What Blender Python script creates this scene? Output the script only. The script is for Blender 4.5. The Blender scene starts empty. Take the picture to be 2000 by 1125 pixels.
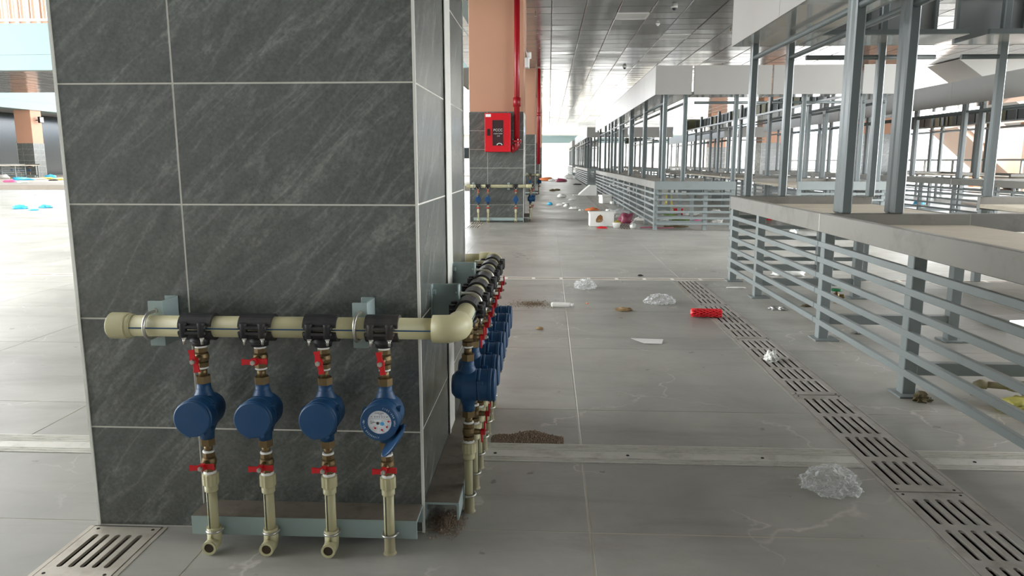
import bpy, bmesh, math, random
from mathutils import Vector, Matrix, noise
PI = math.pi
SC = bpy.context.scene
COL = SC.collection
random.seed(7)

# ---------------------------------------------------------------- camera, sky, exposure
CAM_H = 0.985
F_PX = 1450.0
VX, VY = 1072.0, 315.0
d = Vector(((VX-1000)/F_PX, (VY-562.5)/F_PX, 1.0)).normalized()
u = Vector((0, -d.z, d.y)).normalized()
if u.y > 0: u = -u
xx = d.cross(u).normalized()
# rows: world X, Y, Z expressed in camera (x right, y down, z forward)
R = Matrix((xx, d, u))
cam_right = R @ Vector((1, 0, 0)); cam_up = R @ Vector((0, -1, 0)); cam_back = R @ Vector((0, 0, -1))
cam = bpy.data.cameras.new('camera'); cam.sensor_width = 36; cam.lens = F_PX/2000*36; cam.clip_end = 400; cam.clip_start = 0.05
cam_o = bpy.data.objects.new('camera', cam); COL.objects.link(cam_o)
M = Matrix((cam_right, cam_up, cam_back)).transposed().to_4x4(); M.translation = Vector((0, 0, CAM_H))
cam_o.matrix_world = M
SC.camera = cam_o

def ground(px, py, z=0.0):
    r = R @ Vector(((px-1000)/F_PX, (py-562.5)/F_PX, 1.0))
    t = (z-CAM_H)/r.z
    return Vector((r.x*t, r.y*t, z))
def proj(p):
    c = R.transposed() @ (Vector(p)-Vector((0, 0, CAM_H)))
    if c.z < 0.05: return (-9999, -9999)
    return (1000+F_PX*c.x/c.z, 562.5+F_PX*c.y/c.z)

w = bpy.data.worlds.new('overcast_sky'); SC.world = w; w.use_nodes = True
nt = w.node_tree; bg = nt.nodes['Background']
tc = nt.nodes.new('ShaderNodeTexCoord'); sx = nt.nodes.new('ShaderNodeSeparateXYZ'); rp = nt.nodes.new('ShaderNodeValToRGB')
nt.links.new(tc.outputs['Generated'], sx.inputs[0]); nt.links.new(sx.outputs['Z'], rp.inputs[0]); nt.links.new(rp.outputs[0], bg.inputs[0])
rp.color_ramp.elements[0].position = 0.0; rp.color_ramp.elements[0].color = (0.92, 0.97, 1.0, 1)
rp.color_ramp.elements[1].position = 0.7; rp.color_ramp.elements[1].color = (1.0, 1.0, 1.0, 1)
SKY = 10.0
bg.inputs[1].default_value = SKY
SC.view_settings.view_transform = 'Standard'; SC.view_settings.look = 'None'
SC.view_settings.gamma = 1.0; SC.view_settings.use_curve_mapping = False
SC.view_settings.exposure = 0.34

# ---------------------------------------------------------------- materials
def lin(c):
    def f(v):
        v /= 255.0
        return v/12.92 if v <= 0.04045 else ((v+0.055)/1.055)**2.4
    return (f(c[0]), f(c[1]), f(c[2]), 1.0)
def mat(name, rgb, rough=0.5, metal=0.0, var=0.0, vscale=6.0, bump=0.0, bscale=40.0, spec=0.5, alpha=1.0, trans=0.0, coat=0.0, dirt=None, dscale=3.0, damt=0.5):
    m = bpy.data.materials.new(name); m.use_nodes = True
    N = m.node_tree.nodes; L = m.node_tree.links; b = N['Principled BSDF']
    c = lin(rgb)
    b.inputs['Base Color'].default_value = c; b.inputs['Roughness'].default_value = rough; b.inputs['Metallic'].default_value = metal
    b.inputs['Specular IOR Level'].default_value = spec
    b.inputs['Alpha'].default_value = alpha; b.inputs['Transmission Weight'].default_value = trans
    b.inputs['Coat Weight'].default_value = coat
    if var or bump or dirt:
        t = N.new('ShaderNodeTexCoord'); oi = N.new('ShaderNodeObjectInfo')
        ad = N.new('ShaderNodeVectorMath'); ad.operation = 'MULTIPLY_ADD'
        cb = N.new('ShaderNodeCombineXYZ')
        L.new(oi.outputs['Random'], cb.inputs[0]); L.new(oi.outputs['Random'], cb.inputs[1])
        ad.inputs[1].default_value = (37, 53, 11); L.new(cb.outputs[0], ad.inputs[0]); L.new(t.outputs['Object'], ad.inputs[2])
        vec = ad.outputs[0]
    col = None
    if var:
        n = N.new('ShaderNodeTexNoise'); n.inputs['Scale'].default_value = vscale; n.inputs['Detail'].default_value = 6; L.new(vec, n.inputs['Vector'])
        mx = N.new('ShaderNodeMix'); mx.data_type = 'RGBA'
        mx.inputs[6].default_value = tuple(max(0, v*(1-var)) for v in c[:3])+(1,); mx.inputs[7].default_value = tuple(min(1, v*(1+var)) for v in c[:3])+(1,)
        L.new(n.outputs[0], mx.inputs[0]); col = mx.outputs[2]
    if dirt:
        n2 = N.new('ShaderNodeTexNoise'); n2.inputs['Scale'].default_value = dscale; n2.inputs['Detail'].default_value = 8; n2.inputs['Roughness'].default_value = 0.65; L.new(vec, n2.inputs['Vector'])
        r2 = N.new('ShaderNodeMapRange'); r2.inputs[1].default_value = 0.5; r2.inputs[2].default_value = 0.72; r2.inputs[4].default_value = damt; L.new(n2.outputs[0], r2.inputs[0])
        m2 = N.new('ShaderNodeMix'); m2.data_type = 'RGBA'; L.new(r2.outputs[0], m2.inputs[0])
        if col: L.new(col, m2.inputs[6])
        else: m2.inputs[6].default_value = c
        m2.inputs[7].default_value = lin(dirt); col = m2.outputs[2]
    if col: L.new(col, b.inputs['Base Color'])
    if bump:
        n = N.new('ShaderNodeTexNoise'); n.inputs['Scale'].default_value = bscale; n.inputs['Detail'].default_value = 4; L.new(vec, n.inputs['Vector'])
        bp = N.new('ShaderNodeBump'); bp.inputs['Strength'].default_value = bump; bp.inputs['Distance'].default_value = 0.01
        L.new(n.outputs[0], bp.inputs['Height']); L.new(bp.outputs[0], b.inputs['Normal'])
    return m

def slate_mat():
    m = bpy.data.materials.new('slate_tile'); m.use_nodes = True
    N = m.node_tree.nodes; L = m.node_tree.links; b = N['Principled BSDF']
    t = N.new('ShaderNodeTexCoord'); oi = N.new('ShaderNodeObjectInfo')
    s = N.new('ShaderNodeSeparateXYZ'); L.new(t.outputs['Object'], s.inputs[0])
    a = N.new('ShaderNodeMath'); a.operation = 'ADD'; L.new(s.outputs[0], a.inputs[0]); L.new(s.outputs[1], a.inputs[1])
    cb = N.new('ShaderNodeCombineXYZ'); L.new(a.outputs[0], cb.inputs[0]); L.new(s.outputs[2], cb.inputs[1])
    rot = N.new('ShaderNodeMapping'); rot.inputs['Rotation'].default_value = (0, 0, math.radians(-46)); L.new(cb.outputs[0], rot.inputs[0])
    mp = N.new('ShaderNodeMapping'); mp.inputs['Scale'].default_value = (4.5, 17.0, 1); L.new(rot.outputs[0], mp.inputs[0])
    wv = N.new('ShaderNodeMath'); wv.operation = 'MULTIPLY'; wv.inputs[1].default_value = 91.0; L.new(oi.outputs['Random'], wv.inputs[0])
    n = N.new('ShaderNodeTexNoise'); n.noise_dimensions = '4D'; n.inputs['Scale'].default_value = 1.0; n.inputs['Detail'].default_value = 12; n.inputs['Roughness'].default_value = 0.72; n.inputs['Distortion'].default_value = 0.9
    L.new(mp.outputs[0], n.inputs['Vector']); L.new(wv.outputs[0], n.inputs['W'])
    r = N.new('ShaderNodeValToRGB'); L.new(n.outputs[0], r.inputs[0])
    e = r.color_ramp.elements; e[0].position = 0.30; e[0].color = lin((72, 75, 73)); e[1].position = 0.78; e[1].color = lin((142, 144, 139))
    k = e.new(0.55); k.color = lin((92, 95, 91))
    # thin pale veins along the same grain
    mp2 = N.new('ShaderNodeMapping'); mp2.inputs['Scale'].default_value = (1.3, 7.0, 1); L.new(rot.outputs[0], mp2.inputs[0])
    n2 = N.new('ShaderNodeTexNoise'); n2.noise_dimensions = '4D'; n2.inputs['Scale'].default_value = 1.3; n2.inputs['Detail'].default_value = 5; n2.inputs['Distortion'].default_value = 0.9
    L.new(mp2.outputs[0], n2.inputs['Vector']); L.new(wv.outputs[0], n2.inputs['W'])
    sb = N.new('ShaderNodeMath'); sb.operation = 'SUBTRACT'; sb.inputs[1].default_value = 0.5; L.new(n2.outputs[0], sb.inputs[0])
    ab = N.new('ShaderNodeMath'); ab.operation = 'ABSOLUTE'; L.new(sb.outputs[0], ab.inputs[0])
    mr = N.new('ShaderNodeMapRange'); mr.inputs[1].default_value = 0.0; mr.inputs[2].default_value = 0.03; mr.inputs[3].default_value = 0.22; mr.inputs[4].default_value = 0.0; L.new(ab.outputs[0], mr.inputs[0])
    mul = N.new('ShaderNodeMath'); mul.operation = 'MULTIPLY'; L.new(mr.outputs[0], mul.inputs[0]); L.new(n.outputs[0], mul.inputs[1])
    mx = N.new('ShaderNodeMix'); mx.data_type = 'RGBA'; L.new(mul.outputs[0], mx.inputs[0]); L.new(r.outputs[0], mx.inputs[6]); mx.inputs[7].default_value = lin((185, 186, 180))
    # fine speckle
    n3 = N.new('ShaderNodeTexNoise'); n3.inputs['Scale'].default_value = 130; n3.inputs['Detail'].default_value = 3; L.new(t.outputs['Object'], n3.inputs['Vector'])
    mr3 = N.new('ShaderNodeMapRange'); mr3.inputs[1].default_value = 0.3; mr3.inputs[2].default_value = 0.7; mr3.inputs[3].default_value = 0.75; mr3.inputs[4].default_value = 1.2; L.new(n3.outputs[0], mr3.inputs[0])
    mm = N.new('ShaderNodeMix'); mm.data_type = 'RGBA'; mm.blend_type = 'MULTIPLY'; mm.inputs[0].default_value = 1; L.new(mx.outputs[2], mm.inputs[6]); L.new(mr3.outputs[0], mm.inputs[7])
    L.new(mm.outputs[2], b.inputs['Base Color'])
    bp = N.new('ShaderNodeBump'); bp.inputs['Strength'].default_value = 0.35; bp.inputs['Distance'].default_value = 0.004; L.new(n.outputs[0], bp.inputs['Height']); L.new(bp.outputs[0], b.inputs['Normal'])
    b.inputs['Roughness'].default_value = 0.25; b.inputs['Specular IOR Level'].default_value = 0.8
    return m

def floor_mat():
    m = bpy.data.materials.new('floor_stone'); m.use_nodes = True
    N = m.node_tree.nodes; L = m.node_tree.links; b = N['Principled BSDF']
    g = N.new('ShaderNodeNewGeometry'); P = g.outputs['Position']
    oi = N.new('ShaderNodeObjectInfo')
    def nz(scale, detail=6, rough=0.55, dist=0.0, stretch=None):
        n = N.new('ShaderNodeTexNoise'); n.inputs['Scale'].default_value = scale; n.inputs['Detail'].default_value = detail; n.inputs['Roughness'].default_value = rough; n.inputs['Distortion'].default_value = dist
        if stretch:
            mp = N.new('ShaderNodeMapping'); mp.inputs['Scale'].default_value = stretch; mp.inputs['Rotation'].default_value = (0, 0, 0.25); L.new(P, mp.inputs[0]); L.new(mp.outputs[0], n.inputs['Vector'])
        else: L.new(P, n.inputs['Vector'])
        return n.outputs[0]
    def rng(v, a, bb, c, dd):
        r = N.new('ShaderNodeMapRange'); r.inputs[1].default_value = a; r.inputs[2].default_value = bb; r.inputs[3].default_value = c; r.inputs[4].default_value = dd; L.new(v, r.inputs[0]); return r.outputs[0]
    def mix(f, A, B):
        x = N.new('ShaderNodeMix'); x.data_type = 'RGBA'; L.new(f, x.inputs[0])
        if isinstance(A, tuple): x.inputs[6].default_value = A
        else: L.new(A, x.inputs[6])
        x.inputs[7].default_value = B; return x.outputs[2]
    c = mix(rng(nz(1.6, 8, 0.6, 0.5), 0.3, 0.7, 0, 1), lin((148, 146, 139)), lin((174, 172, 164)))
    c = mix(rng(nz(2.0, 7, 0.65, 0.4, (0.5, 2.2, 1)), 0.52, 0.75, 0, 0.55), c, lin((120, 113, 104)))
    # brown trodden-in dirt
    c = mix(rng(nz(0.8, 9, 0.7), 0.52, 0.72, 0, 0.45), c, lin((112, 101, 88)))
    # small dark spots
    c = mix(rng(nz(14, 3, 0.5), 0.70, 0.74, 0, 0.5), c, lin((70, 64, 58)))
    # white scratches and cracks in the slabs
    v = N.new('ShaderNodeTexVoronoi'); v.feature = 'DISTANCE_TO_EDGE'; v.inputs['Scale'].default_value = 1.15
    dn = N.new('ShaderNodeTexNoise'); dn.inputs['Scale'].default_value = 5; dn.inputs['Detail'].default_value = 4; L.new(P, dn.inputs['Vector'])
    va = N.new('ShaderNodeVectorMath'); va.operation = 'MULTIPLY_ADD'; va.inputs[1].default_value = (0.35, 0.35, 0); L.new(dn.outputs['Color'], va.inputs[0]); L.new(P, va.inputs[2])
    L.new(va.outputs[0], v.inputs['Vector'])
    ck = rng(v.outputs['Distance'], 0.0, 0.007, 1, 0)
    gate = rng(nz(1.7, 3, 0.6), 0.46, 0.58, 0, 0.75)
    mu = N.new('ShaderNodeMath'); mu.operation = 'MULTIPLY'; L.new(ck, mu.inputs[0]); L.new(gate, mu.inputs[1])
    c = mix(mu.outputs[0], c, lin((205, 200, 190)))
    # tile to tile tone
    tone = rng(oi.outputs['Random'], 0, 1, 0.93, 1.05)
    x = N.new('ShaderNodeMix'); x.data_type = 'RGBA'; x.blend_type = 'MULTIPLY'; x.inputs[0].default_value = 1; L.new(c, x.inputs[6]); L.new(tone, x.inputs[7])
    L.new(x.outputs[2], b.inputs['Base Color'])
    L.new(rng(nz(1.1, 6, 0.6), 0.3, 0.7, 0.27, 0.46), b.inputs['Roughness'])
    bp = N.new('ShaderNodeBump'); bp.inputs['Strength'].default_value = 0.12; bp.inputs['Distance'].default_value = 0.004; L.new(nz(30, 4), bp.inputs['Height']); L.new(bp.outputs[0], b.inputs['Normal'])
    return m

MT = {
 'slate': slate_mat(), 'floor': floor_mat(),
 'grout': mat('pale_grout', (205, 202, 192), 0.8, var=0.1, vscale=30),
 'floor_grout': mat('floor_grout', (186, 180, 166), 0.8, var=0.25, vscale=8),
 'peach': mat('peach_paint', (190, 144, 118), 0.6, var=0.05, vscale=2),
 'white_edge': mat('white_edge_trim', (225, 224, 216), 0.4, var=0.05),
 'alu': mat('brushed_aluminium', (212, 209, 201), 0.4, metal=0.2, var=0.12, vscale=9, dirt=(120, 112, 100), dscale=12, damt=0.5),
 'ppr': mat('green_beige_ppr', (186, 180, 142), 0.42, var=0.06, vscale=14, dirt=(150, 138, 104), dscale=9, damt=0.3),
 'ppr_dirty': mat('green_beige_ppr_dirty', (150, 142, 112), 0.6, var=0.15, vscale=14),
 'blue_stripe': mat('blue_stripe', (22, 70, 112), 0.5), 'dark_stripe': mat('dark_stripe', (60, 66, 60), 0.6),
 'black': mat('black_plastic', (34, 34, 36), 0.5, var=0.2, vscale=20, dirt=(110, 98, 84), dscale=7, damt=0.45),
 'steel': mat('zinc_steel', (190, 188, 180), 0.32, metal=0.85, var=0.1),
 'brass': mat('brass', (120, 101, 70), 0.45, metal=0.7, var=0.25, vscale=30),
 'brass_dk': mat('brass_dark', (60, 48, 34), 0.6, metal=0.3),
 'ptfe': mat('ptfe_tape', (238, 238, 234), 0.7),
 'red': mat('red_plastic', (200, 20, 30), 0.4, var=0.08), 'red_metal': mat('red_enamel', (205, 16, 32), 0.35, var=0.05, vscale=2),
 'red_pipe': mat('red_pipe_enamel', (150, 14, 28), 0.35),
 'meter': mat('blue_meter', (12, 64, 106), 0.48, var=0.12, vscale=16, dirt=(60, 84, 104), dscale=14, damt=0.35),
 'dial': mat('dial_white', (226, 228, 232), 0.3), 'ink': mat('dial_ink', (25, 25, 30), 0.5), 'dial_red': mat('dial_red', (190, 30, 50), 0.5), 'dial_blue': mat('dial_blue', (70, 165, 220), 0.5), 'dial_grey': mat('dial_grey', (160, 164, 168), 0.5),
 'pale_blue_ink': mat('embossed_white', (205, 215, 225), 0.5),
 'zinc_paint': mat('grey_green_paint', (150, 166, 164), 0.45, var=0.07, vscale=10),
 'zinc_dirty': mat('grey_paint_dirty_top', (112, 104, 92), 0.75, var=0.25, vscale=10, dirt=(70, 60, 50), dscale=18, damt=0.6),
 'stall': mat('stall_grey_paint', (122, 129, 128), 0.35, var=0.06, vscale=5, dirt=(104, 106, 103), dscale=5, damt=0.4),
 'post': mat('post_grey_paint', (88, 96, 96), 0.28, var=0.05, vscale=5),
 'apron': mat('counter_apron', (128, 125, 118), 0.4, var=0.15, vscale=5, dirt=(92, 86, 78), dscale=5, damt=0.75),
 'tray': mat('counter_top', (178, 168, 150), 0.55, var=0.12, vscale=4, dirt=(140, 126, 106), dscale=3, damt=0.6),
 'white_caulk': mat('white_caulk', (220, 215, 205), 0.7),
 'fascia': mat('fascia_panel_white', (148, 146, 142), 0.35, var=0.04, vscale=2, dirt=(140, 136, 128), dscale=1.5, damt=0.5),
 'fascia_back': mat('fascia_panel_olive_back', (140, 137, 108), 0.5, var=0.2, vscale=1.2),
 'soffit': mat('soffit_gloss', (150, 150, 148), 0.12, spec=0.7, coat=0.4),
 'ceil': mat('ceiling_metal', (140, 141, 141), 0.15, metal=0.4, var=0.05, vscale=3, bump=0.35, bscale=2.2),
 'ceil_gap': mat('ceiling_gap', (95, 95, 95), 0.6), 'ceil_body': mat('slab_concrete', (150, 150, 146), 0.8),
 'white': mat('white_plastic', (235, 235, 232), 0.4), 'lamp_off': mat('light_diffuser', (220, 222, 222), 0.35),
 'dark': mat('dark_void', (26, 25, 24), 0.9), 'iron': mat('cast_grate', (176, 171, 163), 0.5, metal=0.25, var=0.2, vscale=14, dirt=(124, 112, 100), dscale=8, damt=0.6),
 'grate_bright': mat('galvanised_grate', (198, 191, 178), 0.4, metal=0.35, var=0.15, vscale=10, dirt=(120, 104, 84), dscale=9, damt=0.5),
 'teal': mat('mint_paint', (132, 152, 152), 0.5, var=0.03), 'mint_dk': mat('mint_paint_seam', (150, 172, 172), 0.6),
 'dark_glass': mat('dark_glass', (36, 42, 44), 0.15), 'pane': mat('cabinet_glass', (60, 38, 40), 0.12, coat=0.5),
 'grey_wall': mat('grey_wall', (120, 122, 122), 0.7, var=0.06), 'pink_wall': mat('pink_render', (222, 196, 180), 0.7, var=0.03),
 'orange_wall': mat('orange_render', (230, 158, 118), 0.7, var=0.03),
 'kerb': mat('kerb_concrete', (150, 140, 128), 0.8, var=0.12), 'raised': mat('raised_floor', (176, 168, 156), 0.7, var=0.12, vscale=1.5),
 'film': mat('clear_film', (232, 234, 234), 0.2),
 'film_w': mat('white_film', (226, 226, 220), 0.4, var=0.1, vscale=20), 'paper': mat('paper', (230, 228, 226), 0.7, var=0.05),
 'foam': mat('white_foam', (228, 226, 220), 0.7, var=0.05, vscale=20), 'brown': mat('brown_card', (150, 124, 88), 0.8, var=0.35, vscale=30),
 'rot': mat('brown_rot', (128, 84, 40), 0.7, var=0.4, vscale=25), 'net': mat('red_foam_net', (232, 44, 52), 0.6, var=0.1),
 'foil': mat('crumpled_foil', (190, 190, 188), 0.3, metal=0.7, var=0.3, vscale=25), 'green': mat('green_plastic', (10, 110, 62), 0.45), 'yellow': mat('yellow_film', (222, 214, 120), 0.35, var=0.15, alpha=0.9),
 'leaf': mat('dry_leaf', (82, 72, 44), 0.7, var=0.35, vscale=30), 'greens': mat('green_leaves', (96, 128, 34), 0.6, var=0.4, vscale=20), 'blue_bag': mat('blue_bag', (60, 178, 222), 0.35, var=0.2, vscale=8),
 'pink_bag': mat('pink_bag', (228, 110, 160), 0.4, var=0.2), 'purple_bag': mat('maroon_bag', (150, 70, 92), 0.3, var=0.3, vscale=10), 'orange_bag': mat('orange_bag', (232, 132, 76), 0.4, var=0.2), 'yel_bag': mat('mustard_bag', (200, 180, 70), 0.4, var=0.2),
 'dirt': mat('dirt_grains', (150, 132, 114), 0.95, var=0.5, vscale=120), 'dirt_soft': mat('dirt_patch', (116, 98, 78), 0.9, var=0.3, vscale=40),
 'van': mat('van_white', (235, 236, 238), 0.25, coat=0.5), 'tyre': mat('tyre', (30, 30, 30), 0.8), 'bush': mat('bush_green', (110, 140, 84), 0.7, var=0.4, vscale=3),
 'haze_blue': mat('far_hill', (150, 170, 190), 0.9),  # bluish haze put into the colour of the far trees and roof
}

def film_mat(name, rgb, lo, hi):
    m = MT[name]; N = m.node_tree.nodes; L = m.node_tree.links; b = N['Principled BSDF']
    lw = N.new('ShaderNodeLayerWeight'); lw.inputs[0].default_value = 0.45
    n = N.new('ShaderNodeTexNoise'); n.inputs['Scale'].default_value = 22; n.inputs['Detail'].default_value = 5; n.inputs['Distortion'].default_value = 1.5
    t = N.new('ShaderNodeTexCoord'); L.new(t.outputs['Object'], n.inputs['Vector'])
    sb = N.new('ShaderNodeMath'); sb.operation = 'SUBTRACT'; sb.inputs[1].default_value = 0.5; L.new(n.outputs[0], sb.inputs[0])
    ab = N.new('ShaderNodeMath'); ab.operation = 'ABSOLUTE'; L.new(sb.outputs[0], ab.inputs[0])
    mr = N.new('ShaderNodeMapRange'); mr.inputs[1].default_value = 0.0; mr.inputs[2].default_value = 0.05; mr.inputs[3].default_value = 0.3; mr.inputs[4].default_value = 0.0; L.new(ab.outputs[0], mr.inputs[0])
    m2 = N.new('ShaderNodeMapRange'); m2.inputs[3].default_value = lo; m2.inputs[4].default_value = hi; L.new(lw.outputs['Facing'], m2.inputs[0])
    ad = N.new('ShaderNodeMath'); ad.operation = 'ADD'; ad.use_clamp = True; L.new(mr.outputs[0], ad.inputs[0]); L.new(m2.outputs[0], ad.inputs[1]); L.new(ad.outputs[0], b.inputs['Alpha'])
    bp = N.new('ShaderNodeBump'); bp.inputs['Strength'].default_value = 0.5; bp.inputs['Distance'].default_value = 0.01; L.new(n.outputs[0], bp.inputs['Height']); L.new(bp.outputs[0], b.inputs['Normal'])
film_mat('film', None, 0.10, 0.6)

# ---------------------------------------------------------------- mesh helpers
class MB:
    def __init__(s): s.v = []; s.f = []; s.sm = []
    def add(s, vs, fs, smooth=False):
        o = len(s.v); s.v += [tuple(p) for p in vs]; s.f += [tuple(i+o for i in f) for f in fs]; s.sm += [smooth]*len(fs)
    def box(s, x0, x1, y0, y1, z0, z1):
        if x0 > x1: x0, x1 = x1, x0
        if y0 > y1: y0, y1 = y1, y0
        if z0 > z1: z0, z1 = z1, z0
        s.add([(x0,y0,z0),(x1,y0,z0),(x1,y1,z0),(x0,y1,z0),(x0,y0,z1),(x1,y0,z1),(x1,y1,z1),(x0,y1,z1)],
              [(0,3,2,1),(4,5,6,7),(0,1,5,4),(1,2,6,5),(2,3,7,6),(3,0,4,7)]); return s
    def bevbox(s, x0, x1, y0, y1, z0, z1, b):
        # box with chamfered edges (24 verts)
        X = (x0, x1); Y = (y0, y1); Z = (z0, z1); sg = (1, -1); vs = []; idx = {}
        for i in (0, 1):
            for j in (0, 1):
                for k in (0, 1):
                    for ax in (0, 1, 2):
                        p = [X[i]+sg[i]*b, Y[j]+sg[j]*b, Z[k]+sg[k]*b]
                        p[ax] = (X[i], Y[j], Z[k])[ax]
                        idx[(i, j, k, ax)] = len(vs); vs.append(p)
        fs = []
        for i in (0, 1): q = [idx[(i,0,0,0)], idx[(i,1,0,0)], idx[(i,1,1,0)], idx[(i,0,1,0)]]; fs.append(q if i else q[::-1])
        for j in (0, 1): q = [idx[(0,j,0,1)], idx[(0,j,1,1)], idx[(1,j,1,1)], idx[(1,j,0,1)]]; fs.append(q if j else q[::-1])
        for k in (0, 1): q = [idx[(0,0,k,2)], idx[(1,0,k,2)], idx[(1,1,k,2)], idx[(0,1,k,2)]]; fs.append(q if k else q[::-1])
        for j in (0, 1):
            for k in (0, 1): fs.append([idx[(0,j,k,1)], idx[(1,j,k,1)], idx[(1,j,k,2)], idx[(0,j,k,2)]])
        for i in (0, 1):
            for k in (0, 1): fs.append([idx[(i,0,k,0)], idx[(i,1,k,0)], idx[(i,1,k,2)], idx[(i,0,k,2)]])
        for i in (0, 1):
            for j in (0, 1): fs.append([idx[(i,j,0,0)], idx[(i,j,1,0)], idx[(i,j,1,1)], idx[(i,j,0,1)]])
        for i in (0, 1):
            for j in (0, 1):
                for k in (0, 1): fs.append([idx[(i,j,k,0)], idx[(i,j,k,1)], idx[(i,j,k,2)]])
        s.add(vs, fs); return s
    def rings(s, rs, cap0=True, cap1=True, smooth=True):
        n = len(rs[0]); vs = [p for r in rs for p in r]; fs = []
        for i in range(len(rs)-1):
            for k in range(n):
                fs.append((i*n+k, i*n+(k+1) % n, (i+1)*n+(k+1) % n, (i+1)*n+k))
        s.add(vs, fs, smooth)
        o = len(s.v)-len(vs)
        if cap0: s.f.append(tuple(o+k for k in reversed(range(n)))); s.sm.append(False)
        if cap1: s.f.append(tuple(o+(len(rs)-1)*n+k for k in range(n))); s.sm.append(False)
        return s
    def lathe(s, prof, axis='z', c=(0, 0, 0), n=16, caps=True, smooth=True, rib=0, ribd=0.0):
        rs = []
        for r, h in prof:
            ring = []
            for k in range(n):
                a = 2*PI*k/n; rr = r
                if rib: rr = r*(1-ribd*(k % 2))
                ca, sa = rr*math.cos(a), rr*math.sin(a)
                p = {'z': (ca, sa, h), 'y': (sa, h, ca), 'x': (h, ca, sa)}[axis]
                ring.append((c[0]+p[0], c[1]+p[1], c[2]+p[2]))
            rs.append(ring)
        # sharp steps: duplicate rings where the profile turns hard, keep simple by splitting per segment
        for i in range(len(rs)-1):
            s.rings([rs[i], rs[i+1]], caps and i == 0 and prof[0][0] > 1e-5, caps and i == len(rs)-2 and prof[-1][0] > 1e-5, smooth)
        return s
    def hexa(s, r, h0, h1, axis='z', c=(0, 0, 0), n=6): return s.lathe([(r, h0), (r, h1)], axis, c, n, True, False)
    def tube(s, pts, r, n=10, caps=True):
        pts = [Vector(p) for p in pts]; rs = []
        prev = None
        for i, p in enumerate(pts):
            t = (pts[min(i+1, len(pts)-1)]-pts[max(i-1, 0)]).normalized()
            if prev is None:
                a = Vector((0, 0, 1)) if abs(t.z) < 0.9 else Vector((1, 0, 0))
                nx = t.cross(a).normalized()
            else: nx = (prev-t*prev.dot(t)).normalized()
            prev = nx; ny = t.cross(nx)
            rr = r[i] if isinstance(r, (list, tuple)) else r
            rs.append([p+nx*(rr*math.cos(2*PI*k/n))+ny*(rr*math.sin(2*PI*k/n)) for k in range(n)])
        return s.rings(rs, caps, caps)
    def prism(s, poly, axis, a, b):
        # poly: 2-D points; axis 'y': poly in (x,z); 'x': (y,z); 'z': (x,y)
        def P(q, h): return {'y': (q[0], h, q[1]), 'x': (h, q[0], q[1]), 'z': (q[0], q[1], h)}[axis]
        n = len(poly); vs = [P(q, a) for q in poly]+[P(q, b) for q in poly]
        fs = [tuple(range(n)), tuple(range(2*n-1, n-1, -1))]+[(k, n+k, n+(k+1) % n, (k+1) % n) for k in range(n)]
        s.add(vs, fs); return s
    def rot(s, Mx):
        s.v = [tuple(Mx @ Vector(p)) for p in s.v]; return s
    def mesh(s, name, m):
        me = bpy.data.meshes.new(name); me.from_pydata(s.v, [], s.f)
        me.polygons.foreach_set('use_smooth', s.sm)
        if m: me.materials.append(m)
        bm = bmesh.new(); bm.from_mesh(me); bmesh.ops.recalc_face_normals(bm, faces=bm.faces); bm.to_mesh(me); bm.free()
        me.update(); return me

def link(name, me, parent=None, loc=(0, 0, 0), rz=0.0):
    o = bpy.data.objects.new(name, me); COL.objects.link(o); o.location = loc; o.rotation_euler = (0, 0, rz)
    if parent: o.parent = parent
    return o
def part(name, mb, m, parent=None, loc=(0, 0, 0), rz=0.0, label=None):
    o = link(name, mb.mesh(name, MT[m] if isinstance(m, str) else m), parent, loc, rz)
    if label: o['label'] = label
    return o
def tag(o, label, cat, group=None):
    o['label'] = label; o['category'] = cat
    if group: o['group'] = group
    return o
def thing(name, label, cat, loc=(0, 0, 0), rz=0.0, group=None):
    return tag(link(name, None, None, loc, rz), label, cat, group)
def struct(o): o['kind'] = 'structure'; return o
def dup(o, parent=None, loc=None, rz=None):
    c = o.copy(); COL.objects.link(c); c.parent = parent
    if loc is not None: c.location = loc
    if rz is not None: c.rotation_euler = (0, 0, rz)
    for ch in KIDS.get(o.name, [k for k in o.children]): dup(ch, c)
    return c
KIDS = {}
def text_mesh(body, size, extrude=0.0008, align='CENTER'):
    cu = bpy.data.curves.new('text', 'FONT'); cu.body = body; cu.size = size; cu.extrude = extrude; cu.align_x = align; cu.align_y = 'CENTER'; cu.resolution_u = 2
    o = bpy.data.objects.new('text', cu); COL.objects.link(o)
    dg = bpy.context.evaluated_depsgraph_get(); me = bpy.data.meshes.new_from_object(o.evaluated_get(dg))
    bpy.data.objects.remove(o); bpy.data.curves.remove(cu)
    me.materials.clear(); return me
def mesh_into(mb, me, Mx):
    mb.add([Mx @ v.co for v in me.vertices], [tuple(p.vertices) for p in me.polygons])
ORD = ['first', 'second', 'third', 'fourth', 'fifth', 'sixth', 'seventh', 'eighth', 'ninth', 'tenth']

# ---------------------------------------------------------------- setting: floor
HOLES = [(1.04, 1.262, -0.9, 6.22), (-1.24, -1.036, 0.75, 1.842), (1.04, 1.30, 10.95, 24.3), (-1.26, -1.02, 11.0, 12.19), (-30, 30, 2.335, 2.497)]
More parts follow.
